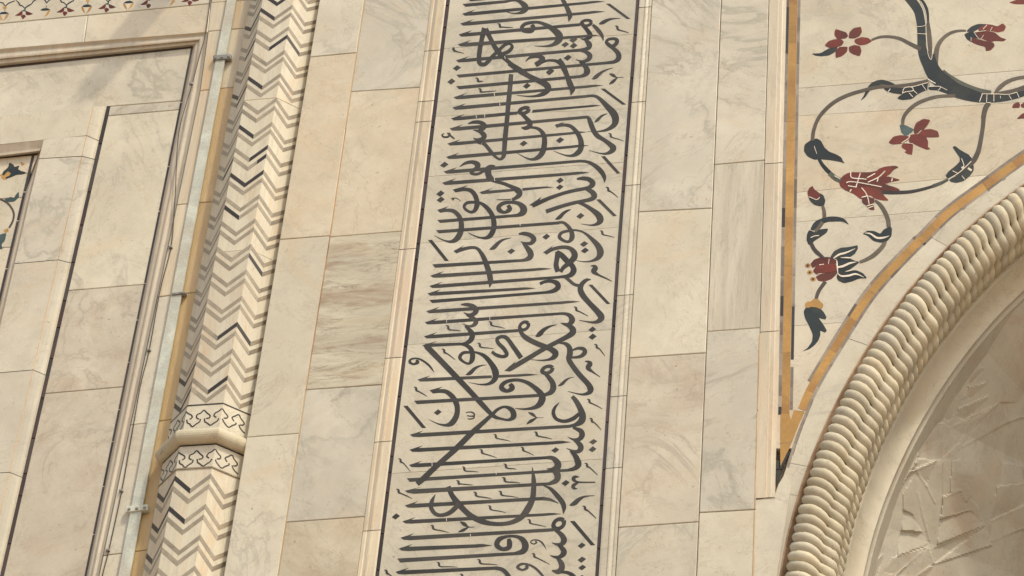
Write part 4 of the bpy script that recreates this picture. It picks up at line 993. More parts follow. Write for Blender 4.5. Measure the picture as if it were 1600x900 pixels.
# bud, crossing stems, right-hand curl
FP(T6, 'petal', [(175, 80), (200, 30), (240, 8), (255, 45), (320, 95), (325, 145), (290, 175), (230, 160), (185, 140)], 'red')
FP(T6, 'leaf', [(190, 145), (240, 165), (290, 180), (330, 150), (320, 95), (370, 120), (395, 190), (380, 245), (330, 258), (260, 240), (205, 190)], 'green', -0.0002)
LN(T6, [(190, 142), (240, 162), (290, 180), (328, 150)], 8)
FS(T6, 'stem', [(362, 250, 36), (382, 330, 46), (380, 420, 48), (335, 500, 46), (270, 575, 34)], 'stem', 0.0005)
FS(T6, 'leaf', [(225, 560, 40), (290, 480, 70), (400, 430, 60), (500, 418, 62), (590, 425, 48), (640, 445, 30), (686, 485, 4)], 'green')
FP(T6, 'leaf', [(195, 560), (260, 580), (330, 550), (430, 540), (410, 590), (330, 645), (260, 690), (235, 720), (190, 740), (165, 680), (170, 610)], 'green', 0.0002)
LN(T6, [(215, 655), (260, 635), (320, 628)], 9); LN(T6, [(200, 555), (265, 582)], 6)
FS(T6, 'stem', [(220, 725, 48), (260, 800, 50), (320, 860, 48), (395, 915, 20)], 'stemdark')
FS(T6, 'stem', [(1015, 185, 30), (1080, 240, 50), (1140, 330, 56), (1180, 430, 56), (1190, 520, 54)], 'stem')
FP(T6, 'leaf', [(870, 603), (930, 565), (1010, 570), (1085, 605), (1120, 555), (1190, 520), (1225, 530), (1220, 630), (1170, 690), (1090, 712), (1000, 690), (930, 625)], 'green')
FS(T6, 'white_line', [(890, 596, 4), (960, 605, 18), (1040, 655, 24), (1120, 655, 22), (1195, 632, 4)], 'white', 0.0022)
FS(T6, 'stem', [(1145, 690, 50), (1120, 750, 54), (1060, 820, 56), (990, 880, 54), (900, 930, 44), (825, 958, 36)], 'stem', -0.0002)
# red tulip with ribbed green leaves
FP(T7, 'petal', [(215, 340), (260, 285), (350, 255), (450, 255), (530, 295), (535, 340), (440, 345), (340, 350), (280, 370), (240, 390)], 'red')
FP(T7, 'petal', [(245, 430), (275, 380), (340, 350), (440, 345), (530, 345), (545, 420), (470, 440), (360, 455), (290, 472)], 'red', 0.0002)
FP(T7, 'petal', [(280, 500), (330, 475), (440, 440), (545, 420), (535, 470), (470, 530), (380, 560), (310, 550)], 'red')
FP(T7, 'leaf', [(460, 260), (510, 180), (590, 140), (700, 130), (795, 108), (800, 150), (760, 215), (690, 260), (600, 265), (520, 275)], 'green')
FP(T7, 'leaf', [(530, 290), (580, 262), (680, 265), (760, 300), (820, 318), (770, 360), (700, 410), (620, 440), (560, 440), (545, 380)], 'green', 0.0002)
FP(T7, 'leaf', [(540, 500), (570, 440), (660, 430), (780, 420), (860, 455), (915, 518), (820, 520), (720, 560), (630, 578), (560, 545)], 'green')
for p in ([(500, 272, 12), (570, 225, 22), (660, 200, 20), (770, 150, 4)], [(548, 385, 20), (620, 370, 26), (700, 335, 22), (785, 318, 4)], [(550, 460, 8), (600, 495, 18), (690, 490, 22), (780, 470, 18), (880, 510, 4)], [(540, 300, 10), (545, 350, 18), (550, 440, 10)], [(590, 265, 4), (680, 265, 14), (720, 270, 4)], [(650, 440, 4), (700, 425, 12), (740, 420, 4)]): FS(T7, 'white_line', p, 'white', 0.0024)
LN(T7, [(435, 345), (445, 280)], 6); LN(T7, [(320, 355), (380, 345)], 8); LN(T7, [(300, 472), (350, 462)], 6)
for cx, cy in ((178, 360), (203, 445), (243, 530)):
    FP(T7, 'stamen', [(cx + 36 * math.cos(a * math.pi / 4), cy + 28 * math.sin(a * math.pi / 4)) for a in range(8)], 'gold')
    FP(T7, 'stamen', [(cx + 13 * math.cos(a * math.pi / 4), cy + 11 * math.sin(a * math.pi / 4)) for a in range(8)], 'stemdark', 0.002)
FS(T7, 'stem', [(400, 560, 48), (340, 640, 46), (305, 700, 46), (280, 780, 42)], 'stem')
# ochre capped leaf
FP(T8, 'petal', [(470, 240), (465, 195), (500, 170), (540, 170), (570, 135), (625, 140), (655, 175), (690, 205), (680, 250), (655, 265), (600, 240), (540, 235), (500, 250)], 'gold')
FP(T8, 'leaf', [(450, 300), (480, 250), (560, 225), (620, 240), (690, 300), (728, 370), (715, 398), (670, 390), (630, 375), (690, 460), (732, 530), (710, 558), (650, 530), (655, 580), (630, 650), (580, 710), (520, 755), (440, 782), (500, 740), (550, 670), (562, 580), (510, 460), (465, 380)], 'green', 0.0003)
# petals cut by the right border of the picture
FP(T3, 'petal', [(1450, 470), (1470, 420), (1530, 395), (1550, 425), (1545, 468)], 'red'); FP(T3, 'petal', [(1560, 430), (1600, 400), (1760, 380), (1800, 450), (1640, 470), (1570, 465)], 'red')
FP(T3, 'petal', [(1510, 608), (1570, 550), (1650, 510), (1780, 560), (1700, 620), (1600, 600)], 'red')

# ================================================================== rope moulding round the arch
RR = 0.165
YC = Y_SPA + 0.035
rope = thing('rope_moulding', 'thick twisted rope moulding carved in marble along the edge of the arch', 'moulding', P(1265, 900))
NC = 0.180                                   # centre of the rope, into the opening from the groove
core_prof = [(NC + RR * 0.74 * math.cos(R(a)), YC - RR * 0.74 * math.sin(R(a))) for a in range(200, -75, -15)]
sweep(rope, 'rope_core', core_prof, M['core_brown'], IV, True)
sweep(rope, 'groove_fillet', [(-0.002, 0.06), (-0.002, Y_SPA - 0.004), (0.007, Y_SPA - 0.006), (0.014, Y_SPA + 0.004), (0.040, Y_SPA + 0.03)], M['groove'], IV)
SP = 0.066                                  # pitch of the strands
lenidx = 0.03
def arc_pos(s):
    k = s / lenidx; i = int(max(0, min(len(ARC) - 2, math.floor(k)))); f = min(1.0, max(0.0, k - i))
    p = ARC[i].lerp(ARC[i + 1], f); n = NRM[i][1].lerp(NRM[i + 1][1], f).normalized(); t = NRM[i][0].lerp(NRM[i + 1][0], f).normalized()
    return p, n, t
def strand(s0, var):
    vs, fs = [], []; NU, NV = 34, 8
    knots = [168.0, 64.0, 14.0, -36.0, -80.0]; a0, a1 = knots[0], knots[-1]
    for u in range(NU + 1):
        q = u / NU; ang = R(a0 + (a1 - a0) * q)
        s = s0 + RR * R(a0 - a1) * q * 0.42
        # swelling lobes with pinched necks between them
        deg = a0 + (a1 - a0) * q
        kk = next(j for j in range(4) if deg >= knots[j + 1] - 1e-6); fq = (knots[kk] - deg) / (knots[kk] - knots[kk + 1])
        lob = max(0.0, math.sin(math.pi * fq)) ** 0.5
        bow = math.sin(2 * math.pi * fq) * 0.007
        r1 = 0.0415 * (0.56 + 0.46 * lob) * var
        if u == 0: r1 *= 0.75
        p, n, t = arc_pos(s + bow)
        lift = RR * 0.75 + 0.008 * lob
        c = Vector((p.x, 0, p.y)) + Vector((n.x, 0, n.y)) * (NC + lift * math.cos(ang)); c.y = YC - lift * math.sin(ang)
        rad = Vector((n.x * math.cos(ang), -math.sin(ang), n.y * math.cos(ang))); tv = Vector((t.x, 0, t.y))
        for v in range(NV):
            b = 2 * math.pi * v / NV
            r2 = r1 + random.uniform(-0.0011, 0.0011)
            vs.append(c + tv * (r2 * math.cos(b)) + rad * (r2 * 0.98 * math.sin(b)))
    for u in range(NU):
        for v in range(NV):
            w2 = (v + 1) % NV; fs.append((u * NV + v, u * NV + w2, (u + 1) * NV + w2, (u + 1) * NV + v))
    fs += [tuple(range(NV)), tuple(range(NU * NV, NU * NV + NV))]
    mesh('strand', vs, fs, M['rope'], rope, True)
s_a = IV[0] * lenidx + 0.9; s_b = IV[-1] * lenidx - 0.2
k = 0
while s_a + k * SP < s_b:
    strand(s_a + k * SP - 0.1 + random.uniform(-0.004, 0.004), random.uniform(0.93, 1.06)); k += 1

# ================================================================== reveal of the arch
rev = thing('arch_reveal', 'smooth hollow moulding inside the rope of the arch', 'moulding', P(1330, 900, 0.2))
N1 = NC + RR - 0.042
fil = [(N1 - 0.05, 0.24), (N1 - 0.012, 0.145), (N1 + 0.004, 0.138), (N1 + 0.028, 0.146), (N1 + 0.034, 0.160)]
cav = [(N1 + 0.034, 0.160), (N1 + 0.035, 0.195), (N1 + 0.041, 0.235), (N1 + 0.052, 0.27), (N1 + 0.068, 0.298), (N1 + 0.090, 0.318), (N1 + 0.105, 0.322)]
stp = [(N1 + 0.105, 0.322), (N1 + 0.107, 0.350), (N1 + 0.114, 0.360), (N1 + 0.122, 0.362), (N1 + 0.125, 0.40), (N1 + 0.135, 0.52)]
cutr = [IV[0], arc_index(1490, 372), arc_index(1352, 600), arc_index(1262, 760), IV[-1]]
for a, b in zip(cutr[:-1], cutr[1:]):
    idx = list(range(a, b + 1))
    sweep(rev, 'fillet_stone', fil, M['plain'], idx); sweep(rev, 'hollow_stone', cav, M['plain'], idx, True)
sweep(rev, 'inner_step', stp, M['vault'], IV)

# ================================================================== vault inside the arch
vault = thing('arch_vault', 'shaded marble vault with carved net of angular facets inside the arch', 'vault', P(1500, 900, 0.8))
VN0 = N1 + 0.165
EDGE = [(2600, -130), (2000, 240), (1800, 365), (1660, 455), (1600, 500), (1536, 545), (1490, 602), (1455, 652), (1436, 712), (1420, 741), (1381, 822), (1360, 900), (1348, 960), (1336, 1050), (1325, 1400)]
def edge_dist(px, py):
    best = 1e9
    for a, b in zip(EDGE[:-1], EDGE[1:]):
        ax, ay = a; dx, dy = b[0] - ax, b[1] - ay; l2 = dx * dx + dy * dy
        t = max(0.0, min(1.0, ((px - ax) * dx + (py - ay) * dy) / l2))
        d = math.hypot(px - ax - t * dx, py - ay - t * dy)
        if d < best:
            best = d; sgn = 1 if (dx * (py - ay) - dy * (px - ax)) < 0 else -1
    return best * sgn
def vdepth(px, py):
    d = edge_dist(px, py)
    return 0.46 + 0.0034 * max(d, -20) + 0.000004 * max(d, 0) ** 2
def VP3(px, py, dy=0.0):
    return P(px, py, vdepth(px, py) + dy)
G1, G2 = (1360, 540, 5), (1320, 720, 5)
FAC = []
def fct(T, pts, tilt, base=0.0):
    q = [(T[0] + x / T[2], T[1] + y / T[2]) for x, y in pts]
    co = np.linalg.lstsq(np.array([(x, y, 1.0) for x, y in q]), np.array([base + tilt[i % len(tilt)] for i in range(len(q))]), rcond=None)[0]
    FAC.append((q, [float(k) for k in co]))
a, b, c_ = -0.012, 0.0, 0.009
fct(G1, [(480, 607), (578, 607), (620, 645), (365, 885), (400, 750)], [a, a, b, c_, b])
fct(G1, [(615, 645), (820, 558), (1012, 448), (850, 600), (700, 740), (600, 850), (520, 900), (380, 880)], [b, a, a, c_, c_, b, c_, c_])
fct(G1, [(1014, 452), (1092, 590), (880, 700), (720, 792), (640, 850), (720, 745), (850, 620)], [a, b, a, a, b, c_, c_])
fct(G1, [(770, 320), (905, 288), (800, 402), (712, 440)], [a, a, c_, b]); fct(G1, [(690, 495), (925, 393), (830, 505), (735, 585), (660, 545)], [a, a, c_, c_, b])
fct(G1, [(642, 370), (705, 440), (672, 520), (612, 598), (530, 540), (560, 470)], [a, b, c_, c_, b, b]); fct(G1, [(860, 160), (900, 180), (830, 260), (780, 300), (820, 210)], [a, b, c_, c_, b])
fct(G1, [(1092, 592), (1200, 560), (1200, 420), (1100, 450), (1016, 448)], [b, a, b, c_, c_])
fct(G1, [(490, 895), (530, 805), (580, 830), (600, 865), (560, 900)], [b, a, a, b, c_])
fct(G2, [(560, 80), (640, 200), (705, 330), (690, 450), (660, 620), (600, 430), (570, 250)], [a, b, b, c_, a, b, c_])
fct(G2, [(455, 262), (555, 90), (590, 400), (602, 552), (525, 415), (457, 385)], [b, a, c_, b, a, a]); fct(G2, [(457, 387), (525, 417), (600, 552), (440, 546)], [c_, c_, a, a])
fct(G2, [(440, 549), (600, 556), (652, 655), (415, 742), (412, 620)], [c_, c_, a, a, b])
fct(G2, [(770, 282), (830, 250), (905, 235), (945, 388), (745, 455)], [a, a, a, c_, a]); fct(G2, [(745, 458), (985, 386), (1090, 508), (725, 656)], [c_, c_, a, a])
fct(G2, [(690, 685), (725, 660), (1096, 514), (900, 650), (705, 800)], [b, c_, a, c_, c_]); fct(G2, [(1098, 518), (1145, 662), (900, 742), (708, 806), (900, 655)], [a, a, a, a, c_])
fct(G2, [(372, 756), (420, 742), (652, 668), (400, 892), (300, 872)], [a, b, a, c_, b]); fct(G2, [(180, 832), (295, 733), (285, 800), (240, 905), (165, 905)], [a, a, c_, c_, b])
fct(G2, [(655, 668), (700, 800), (560, 905), (400, 905)], [a, a, c_, c_]); fct(G2, [(690, 820), (590, 830), (560, 920), (640, 920)], [a, a, c_, c_])
fct(G2, [(1130, 470), (1400, 350), (1540, 300), (1540, 470), (1400, 532), (1200, 600), (1130, 635)], [c_, a, a, b, a, a, b]); fct(G2, [(1190, 202), (1400, 175), (1540, 160), (1540, 295), (1400, 345), (1145, 470)], [a, a, a, c_, c_, b])
fct(G2, [(762, 0), (830, -10), (822, 248), (762, 285)], [b, a, b, a]); fct(G2, [(832, 0), (930, -20), (985, 278), (945, 330), (905, 232), (828, 250)], [a, b, b, a, a, a])
fct(G2, [(985, 290), (1030, 350), (1088, 506), (985, 384), (948, 380)], [a, b, a, c_, b]); fct(G2, [(1240, 10), (1400, 40), (1400, 170), (1230, 190)], [a, b, a, b])
fct(G2, [(492, 104), (560, 60), (712, -2), (640, 180), (560, 78)], [a, a, a, c_, b])
fct(G2, [(240, 640), (275, 640), (265, 690), (230, 690)], [a, a, c_, c_])
# tail of the vault rib beside the reveal
fct(G2, [(560, 2), (575, 2), (425, 225), (300, 490), (285, 485), (400, 230)], [a, a, a, a, b, b])

RIDGE = [(G1, (615, 645), (1015, 445)), (G1, (365, 885), (405, 745)), (G1, (405, 745), (480, 607)), (G1, (480, 607), (578, 607)), (G1, (720, 792), (1092, 590)), (G1, (690, 495), (925, 393)), (G1, (1092, 590), (1200, 560)),
         (G2, (415, 742), (652, 665)), (G2, (400, 892), (652, 668)), (G2, (690, 685), (1096, 514)), (G2, (708, 806), (1145, 662)), (G2, (440, 547), (600, 555)), (G2, (745, 456), (985, 386)), (G2, (490, 105), (712, 0)), (G2, (180, 832), (295, 733)),
         (G2, (1130, 635), (1400, 530)), (G2, (1190, 202), (1400, 175)), (G2, (1145, 470), (1400, 348)), (G2, (770, 283), (905, 235)), (G2, (560, 80), (640, 200)), (G2, (640, 200), (705, 330)), (G2, (570, 250), (660, 620)), (G2, (560, 2), (425, 225)), (G2, (425, 225), (292, 490)), (G2, (905, 235), (945, 388)), (G2, (652, 668), (700, 800)), (G2, (700, 800), (560, 905)), (G2, (1030, 350), (1090, 508))]
RID = [((T[0] + p_[0] / T[2], T[1] + p_[1] / T[2]), (T[0] + q_[0] / T[2], T[1] + q_[1] / T[2])) for T, p_, q_ in RIDGE]
def inside(px, py, poly):
    r_ = False
    for i in range(len(poly)):
        (x0, y0), (x1, y1) = poly[i - 1], poly[i]
        if (y0 > py) != (y1 > py) and px < (x1 - x0) * (py - y0) / (y1 - y0) + x0: r_ = not r_
    return r_
def relief(px, py):
    v_ = 0.0
    for poly, tl in FAC:
        if inside(px, py, poly):
            v_ = tl[0] * px + tl[1] * py + tl[2]; break
    for (x0, y0), (x1, y1) in RID:
        dx, dy = x1 - x0, y1 - y0; l2 = dx * dx + dy * dy
        t = max(0.0, min(1.0, ((px - x0) * dx + (py - y0) * dy) / l2)); d = math.hypot(px - x0 - t * dx, py - y0 - t * dy)
        if d < 2.2: v_ -= 0.0045 * (1 - d / 2.2)
    return v_
# carved surface in view (fine grid) inside a plain shell that runs on beyond the picture
def vgrid(name, xs, ys, fn, keep):
    vs, fs = [], []; nx = len(xs); dd = [[fn(x, y) for x in xs] for y in ys]
    for j, y in enumerate(ys):
        for i, x in enumerate(xs):
            s_ = dd[j][i] * 0.60 + 0.10 * sum(dd[min(max(j + q, 0), len(ys) - 1)][min(max(i + r_, 0), nx - 1)] for q, r_ in ((0, 1), (0, -1), (1, 0), (-1, 0)))
            vs.append(VP3(x, y, s_))
    for j in range(len(ys) - 1):
        for i in range(nx - 1):
            if keep(xs[i], ys[j]): fs.append((j * nx + i, j * nx + i + 1, (j + 1) * nx + i + 1, (j + 1) * nx + i))
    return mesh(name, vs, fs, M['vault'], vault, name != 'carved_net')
vgrid('carved_net', [1332 + 2.0 * k for k in range(0, 155)], [470 + 2.0 * k for k in range(0, 230)], relief, lambda x, y: edge_dist(x, y) > -26)
vgrid('vault_shell', list(range(1250, 2260, 14)), list(range(300, 1360, 14)), lambda x, y: 0.045, lambda x, y: edge_dist(x, y) > -45)

# ================================================================== masonry behind the facing (a real body with the arch opening)
corem = thing('facade_core', 'mortar coloured masonry body behind the marble facing, showing in the joints', 'wall', (0, 0.5, 0))
vs, fs = box_geo(-1.60, jx - 0.16, 0.052, 0.9, 0, 24); mesh('core_block', vs, fs, M['mortar'], corem)
vs, fs = box_geo(-14, -1.605, Y_WING + 0.13, 1.2, 0, 24); mesh('core_block', vs, fs, M['mortar'], corem)
rows = []
full = list(range(0, len(ARC)))
for y in (0.058, 0.33):
    top = [Vector((max(jx - 0.16, off(i, -0.12).x), y, 24.0)) for i in full]
    bot = [Vector((max(jx - 0.16, off(i, 0.10).x), y, off(i, 0.10).y)) for i in full]
    strip_mesh(corem, 'core_block', [top, bot], M['mortar'])
vs, fs = box_geo(ARC[0].x - 0.3, 16, 0.04, 0.9, ARC[0].y - 0.1, 24); mesh('core_block', vs, fs, M['cream'], corem)
# mirrored half of the arch wall, out of the picture to the right
ax_ = ARC[0].x
topm = [Vector((2 * ax_ - min(off(i, 0).x, ax_), 0.04, 24.0)) for i in full]
botm = [Vector((2 * ax_ - min(off(i, 0).x, ax_), 0.04, off(i, 0).y)) for i in full]
strip_mesh(corem, 'core_block', [topm, botm], M['cream'])
vs, fs = box_geo(2 * ax_ - ARC[-1].x, 22, 0.04, 0.9, 0, 24); mesh('core_block', vs, fs, M['cream'], corem)
# recess floor, back and roof of the niche
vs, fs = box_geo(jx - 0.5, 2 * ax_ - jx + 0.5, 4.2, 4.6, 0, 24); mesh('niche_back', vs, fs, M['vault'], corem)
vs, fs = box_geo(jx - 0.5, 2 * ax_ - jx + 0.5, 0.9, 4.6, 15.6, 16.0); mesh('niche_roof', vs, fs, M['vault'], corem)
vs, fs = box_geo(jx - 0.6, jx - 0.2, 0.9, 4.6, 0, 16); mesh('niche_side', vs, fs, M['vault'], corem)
vs, fs = box_geo(2 * ax_ - jx + 0.2, 2 * ax_ - jx + 0.6, 0.9, 4.6, 0, 16); mesh('niche_side', vs, fs, M['vault'], corem)

# ================================================================== side wall left of the column
wing = thing('side_wall', 'set back marble wall with a framed panel, black inlaid lines and a flower frieze', 'wall', P(120, 900, Y_WING))
YW = Y_WING
BK = lambda y: at(((302, 72), (257, 300)), y) if y < 300 else at(((257, 300), (135, 900)), y)   # black line right of the big panel
FRM = lambda y: (BK(y) + 19 + 6 * (900 - y) / 900.0) if y >= 142 else at(((325, 49.5), (BK(142) + 24.05, 142)), y)                                              # frame edge at the moulding
STL = lambda y: at(((354, 0), (184, 900)), y); STR = lambda y: at(((370, 0), (204, 900)), y)
COLL = lambda y: at(((395, 0), (228, 900)), y) + 14
def FL(y): return at(((0, 36.7), (390, -0.5)), 0) if False else 0
fr = lambda x: 36.7 - 0.0955 * x                    # frieze joint row at x
mt_ = lambda x: 77 - 0.0845 * x                      # top of the moulding
# frieze slab, band below it, frame uprights and ochre stones
slab(wing, [(-120, fr(-120) - 300), (345, fr(345) - 300), (329, fr(329)), (-120, fr(-120))], YW, M['plain'])
slab(wing, [(-120, fr(-120)), (137, fr(137)), (131, mt_(131)), (-120, mt_(-120))], YW, M['plain'])
slab(wing, [(137, fr(137)), (329, fr(329)), (325, mt_(325) + 1), (131, mt_(131))], YW, M['warm'])
rowsF = [(-300, -307), (-100, -107), (4, -1), (49, 43), (142, 135), (320, 314), (464, 455), (664, 653), (868, 857), (960, 950)]
for i in range(len(rowsF) - 1):
    a, b = rowsF[i], rowsF[i + 1]
    fa = FRM if a[0] > 45 else (lambda y: at(((329.5, 4), (324.5, 49)), y))
    cutx = lambda y: STR(y) - 4
    mf = lambda y: fa(y)
    c = (a[0] + (a[1] - a[0]) * 0.5, b[0] + (b[1] - b[0]) * 0.5)
    slab(wing, [(fa(a[0]), a[0]), (cutx(c[0]), c[0]), (cutx(c[1]), c[1]), (fa(b[0]), b[0])], YW, M['rusty' if i < 6 else 'plain'])
    slab(wing, [(cutx(c[0]), c[0]), (COLL(a[1] - 1), a[1] - 1), (COLL(b[1] - 1), b[1] - 1), (cutx(c[1]), c[1])], YW + 0.004, M['rusty' if i < 4 else 'tan'], name='ochre_slab')
# stepped moulding round the big panel: top run and right upright, mitred
def wl(t, dy):
    """one line of the moulding: t 0 outer edge, 1 at the panel"""
    x_t0, y_t0 = -120, mt_(-120); tb = lambda x: 103 - 0.1026 * x
    top = [(x, mt_(x) + (tb(x) - mt_(x)) * t) for x in (-120, 0, 131)]
    cx = 325 + (302 - 325) * t; cy = 49.5 + (72 - 49.5) * t
    side = [(FRM(y) + (BK(y) - FRM(y)) * t, y) for y in (142, 320, 464, 664, 868, 960)]
    return (top + [(cx, cy)] + side, YW + dy)
ruled(wing, 'panel_moulding', [wl(0, 0.0), wl(0.20, 0.016), wl(0.26, 0.017), wl(0.46, 0.011), wl(0.56, 0.014), wl(0.60, 0.028), wl(0.80, 0.031), wl(0.86, 0.034), wl(1.0, 0.060)], M['mould'])
YP = YW + 0.060
inner = lambda y: at(((172, 165), (5, 900)), y)      # black line right of the raised frame
topf = lambda x: 181.5 - 0.112 * x
tb = lambda x: 103 - 0.1026 * x
def jrow(l, xl, r_, xr): return lambda x: l + (r_ - l) * (x - xl) / (xr - xl)
slab(wing, [(-120, tb(-120) - 1), (302.5, 71), (BK(157), 157), (172, 166), (166, topf(166) + 9), (-120, topf(-120) + 9)], YP, M['vein'], jitter=0)
slab(wing, [(171, 166), (BK(157), 157), (BK(171), 171), (inner(181), 181)], YP, M['grey'], jitter=0)
rp = [(181, 171), (454, 444), (615, 604), (965, 952)]
for i, mt in enumerate(('cream', 'dirty', 'dirty')):
    a, b = rp[i], rp[i + 1]
    slab(wing, [(inner(a[0]), a[0]), (BK(a[1]), a[1]), (BK(b[1]), b[1]), (inner(b[0]), b[0])], YP, M[mt], jitter=0)
border(wing, lambda y: BK(y) - 1.2, [73, 160, 260, 330, 443, 500, 566, 640, 690, 760, 835, 910, 960], 3.6, YP, M['blackline'], 0.0012, 'black_line')
border(wing, lambda y: inner(y) - 2.0, [165, 225, 300, 352, 410, 470, 512, 560, 622, 685, 740, 775, 850, 960], 5.6, YP, M['blackline'], 0.0012, 'black_line')
inlay(wing, 'black_line', [(-120, tb(-120) + 0.5), (301.5, 72.5), (300.8, 75.5), (-120, tb(-120) + 4.5)], YP, 0.0016, M['blackline'])
# raised inner frame with a rounded arris, in stones
YI = YW + 0.030
arr = lambda y: at(((146, 165), (-22, 900)), y)
fj = [(165, 165, 166), (217, 212, 220), (248, 244, 249), (412, 406, 411), (584, 578, 586), (742, 738, 746), (965, 962, 968)]
def frame_stone(a, b, xl_a, xl_b, mat):
    rows_ = []
    for t, dy in ((0, 0.0), (0.98, 0.0), (1.0, 0.001)):
        rows_.append(([(xl_a + (arr(a[1]) - xl_a) * t, a[0] + (a[1] - a[0]) * t + 0.5), (xl_b + (arr(b[1]) - xl_b) * t, b[0] + (b[1] - b[0]) * t - 0.5)], YI + dy))
    for t, dy in ((0.3, 0.002), (0.6, 0.006), (0.85, 0.013), (1.0, 0.030)):
        xa, xb = arr(a[1]) + (inner(a[2]) - 5 - arr(a[1])) * t, arr(b[1]) + (inner(b[2]) - 5 - arr(b[1])) * t
        rows_.append(([(xa, a[1] + (a[2] - a[1]) * t + 0.5), (xb, b[1] + (b[2] - b[1]) * t - 0.5)], YI + dy))
    ruled(wing, 'frame_stone', rows_, mat)
opn = lambda y: at(((68, 219), (-30, 640)), y)        # edge of the inner recess
for i, mt in enumerate(('plain', 'plain', 'vein', 'cream', 'plain', 'cream')):
    a, b = fj[i], fj[i + 1]
    if i == 0:
        frame_stone((181.8, 165, 166), (226, 212, 220), -120 if False else 0, 0, M[mt]); 
        slab(wing, [(-120, topf(-120)), (0, topf(0)), (0, 226), (-120, 238)], YI, M['plain'], jitter=0)
    else:
        frame_stone(a, b, opn(a[0]), opn(b[0]), M[mt])
for a, b in zip(fj[:-1], fj[1:]):
    inlay(wing, 'stained_arris', [(arr(a[1] + 1) - 0.5, a[1] + 1), (arr(a[1] + 1) + 0.6, a[1] + 1), (arr(b[1] - 1) + 0.6, b[1] - 1), (arr(b[1] - 1) - 0.5, b[1] - 1)], YI, 0.0012, M['tanline'])
# soffit and sides of the inner recess
ruled(wing, 'recess_moulding', [([(-120, 238), (0, 226), (68, 219)] + [(opn(y), y) for y in (300, 420, 640, 960)], YI),
                                ([(-120, 250), (0, 239), (66.5, 231)] + [(opn(y) - 3.0, y) for y in (300, 420, 640, 960)], YI + 0.022),
                                ([(-120, 254), (0, 243), (65, 235)] + [(opn(y) - 6.5, y) for y in (300, 420, 640, 960)], YI + 0.024),
                                ([(-120, 257), (0, 246), (62, 239)] + [(opn(y) - 9.0, y) for y in (300, 420, 640, 960)], YI + 0.060)], M['mould'])
YQ = YI + 0.060
slab(wing, [(-120, 255), (62, 238), (opn(270) - 8, 270), (-120, 283)], YQ, M['warm'], jitter=0)
slab(wing, [(-120, 283), (opn(270) - 8, 270), (opn(308) - 8, 308), (-120, 318)], YQ, M['plain'], jitter=0)
slab(wing, [(-120, 318), (opn(308) - 8, 308), (opn(386) - 8, 386), (-120, 392)], YQ, M['plain'], jitter=0)
slab(wing, [(-120, 392), (opn(386) - 8, 386), (opn(700) - 8, 700), (-120, 705)], YQ, M['warm'], jitter=0)
border(wing, lambda y: opn(y) - 10.5, [238, 300, 345, 420, 500, 640], 4.4, YQ, M['blackline'], 0.0012, 'black_line')
inlay(wing, 'black_line', [(-120, 255.5), (60, 238.5), (58.5, 242.5), (-120, 259.5)], YQ, 0.0012, M['blackline'])
# frieze pendants
for cx, cy in ((37.5, 22.5), (102.5, 17.5), (167.5, 12), (233, 5.6), (297.5, 1)):
    T = (cx, cy, 8)
    FP(T, 'petal', [(-115, 15), (-70, -10), (-25, -45), (-15, -28), (-25, 8), (-60, 18)], 'red', 0, wing, YW)
    FP(T, 'petal', [(115, -5), (60, -30), (15, -48), (20, -25), (25, 8), (60, 12)], 'red', 0, wing, YW)
    FP(T, 'petal', [(-38, 22), (-12, 2), (16, 10), (24, 28), (-15, 64)], 'red', 0, wing, YW)
    FP(T, 'leaf', [(-28, -45), (12, -66), (24, -44), (0, -34)], 'bluegreen', 0, wing, YW)
    FS(T, 'garland', [(15, -60, 14), (20, -82, 14), (60, -110, 16), (95, -130, 12), (120, -165, 14), (160, -185, 8)], 'green', 0, wing, YW)
    FS(T, 'garland', [(15, -70, 12), (-20, -105, 14), (-50, -115, 16), (-70, -150, 14), (-100, -175, 8)], 'green', 0.0004, wing, YW)
for cx, cy in ((6, 25), (70.6, 19.4), (135.6, 13.8), (201, 8), (265.6, 2.5)):
    T = (cx, cy, 8)
    FP(T, 'bud_cap', [(-62, -25), (-30, -48), (20, -54), (66, -32), (30, -24), (-20, -20)], 'green', 0, wing, YW)
    FP(T, 'bud', [(-70, -25), (-42, -15), (-25, 30), (-20, 64), (-58, 20)], 'gold', 0, wing, YW)
    FP(T, 'bud', [(68, -30), (30, -16), (10, 30), (-14, 64), (42, 25)], 'gold', 0, wing, YW)
    FP(T, 'bud', [(-15, -105), (15, -120), (45, -100), (20, -85), (-5, -85)], 'gold', 0, wing, YW)
    FS(T, 'garland', [(12, -60, 10), (16, -84, 10)], 'bluegreen', 0, wing, YW)
    FS(T, 'garland', [(20, -115, 12), (-10, -160, 14), (-50, -170, 12)], 'green', 0, wing, YW); FS(T, 'garland', [(22, -120, 12), (60, -158, 14), (140, -190, 12)], 'green', 0.0003, wing, YW)
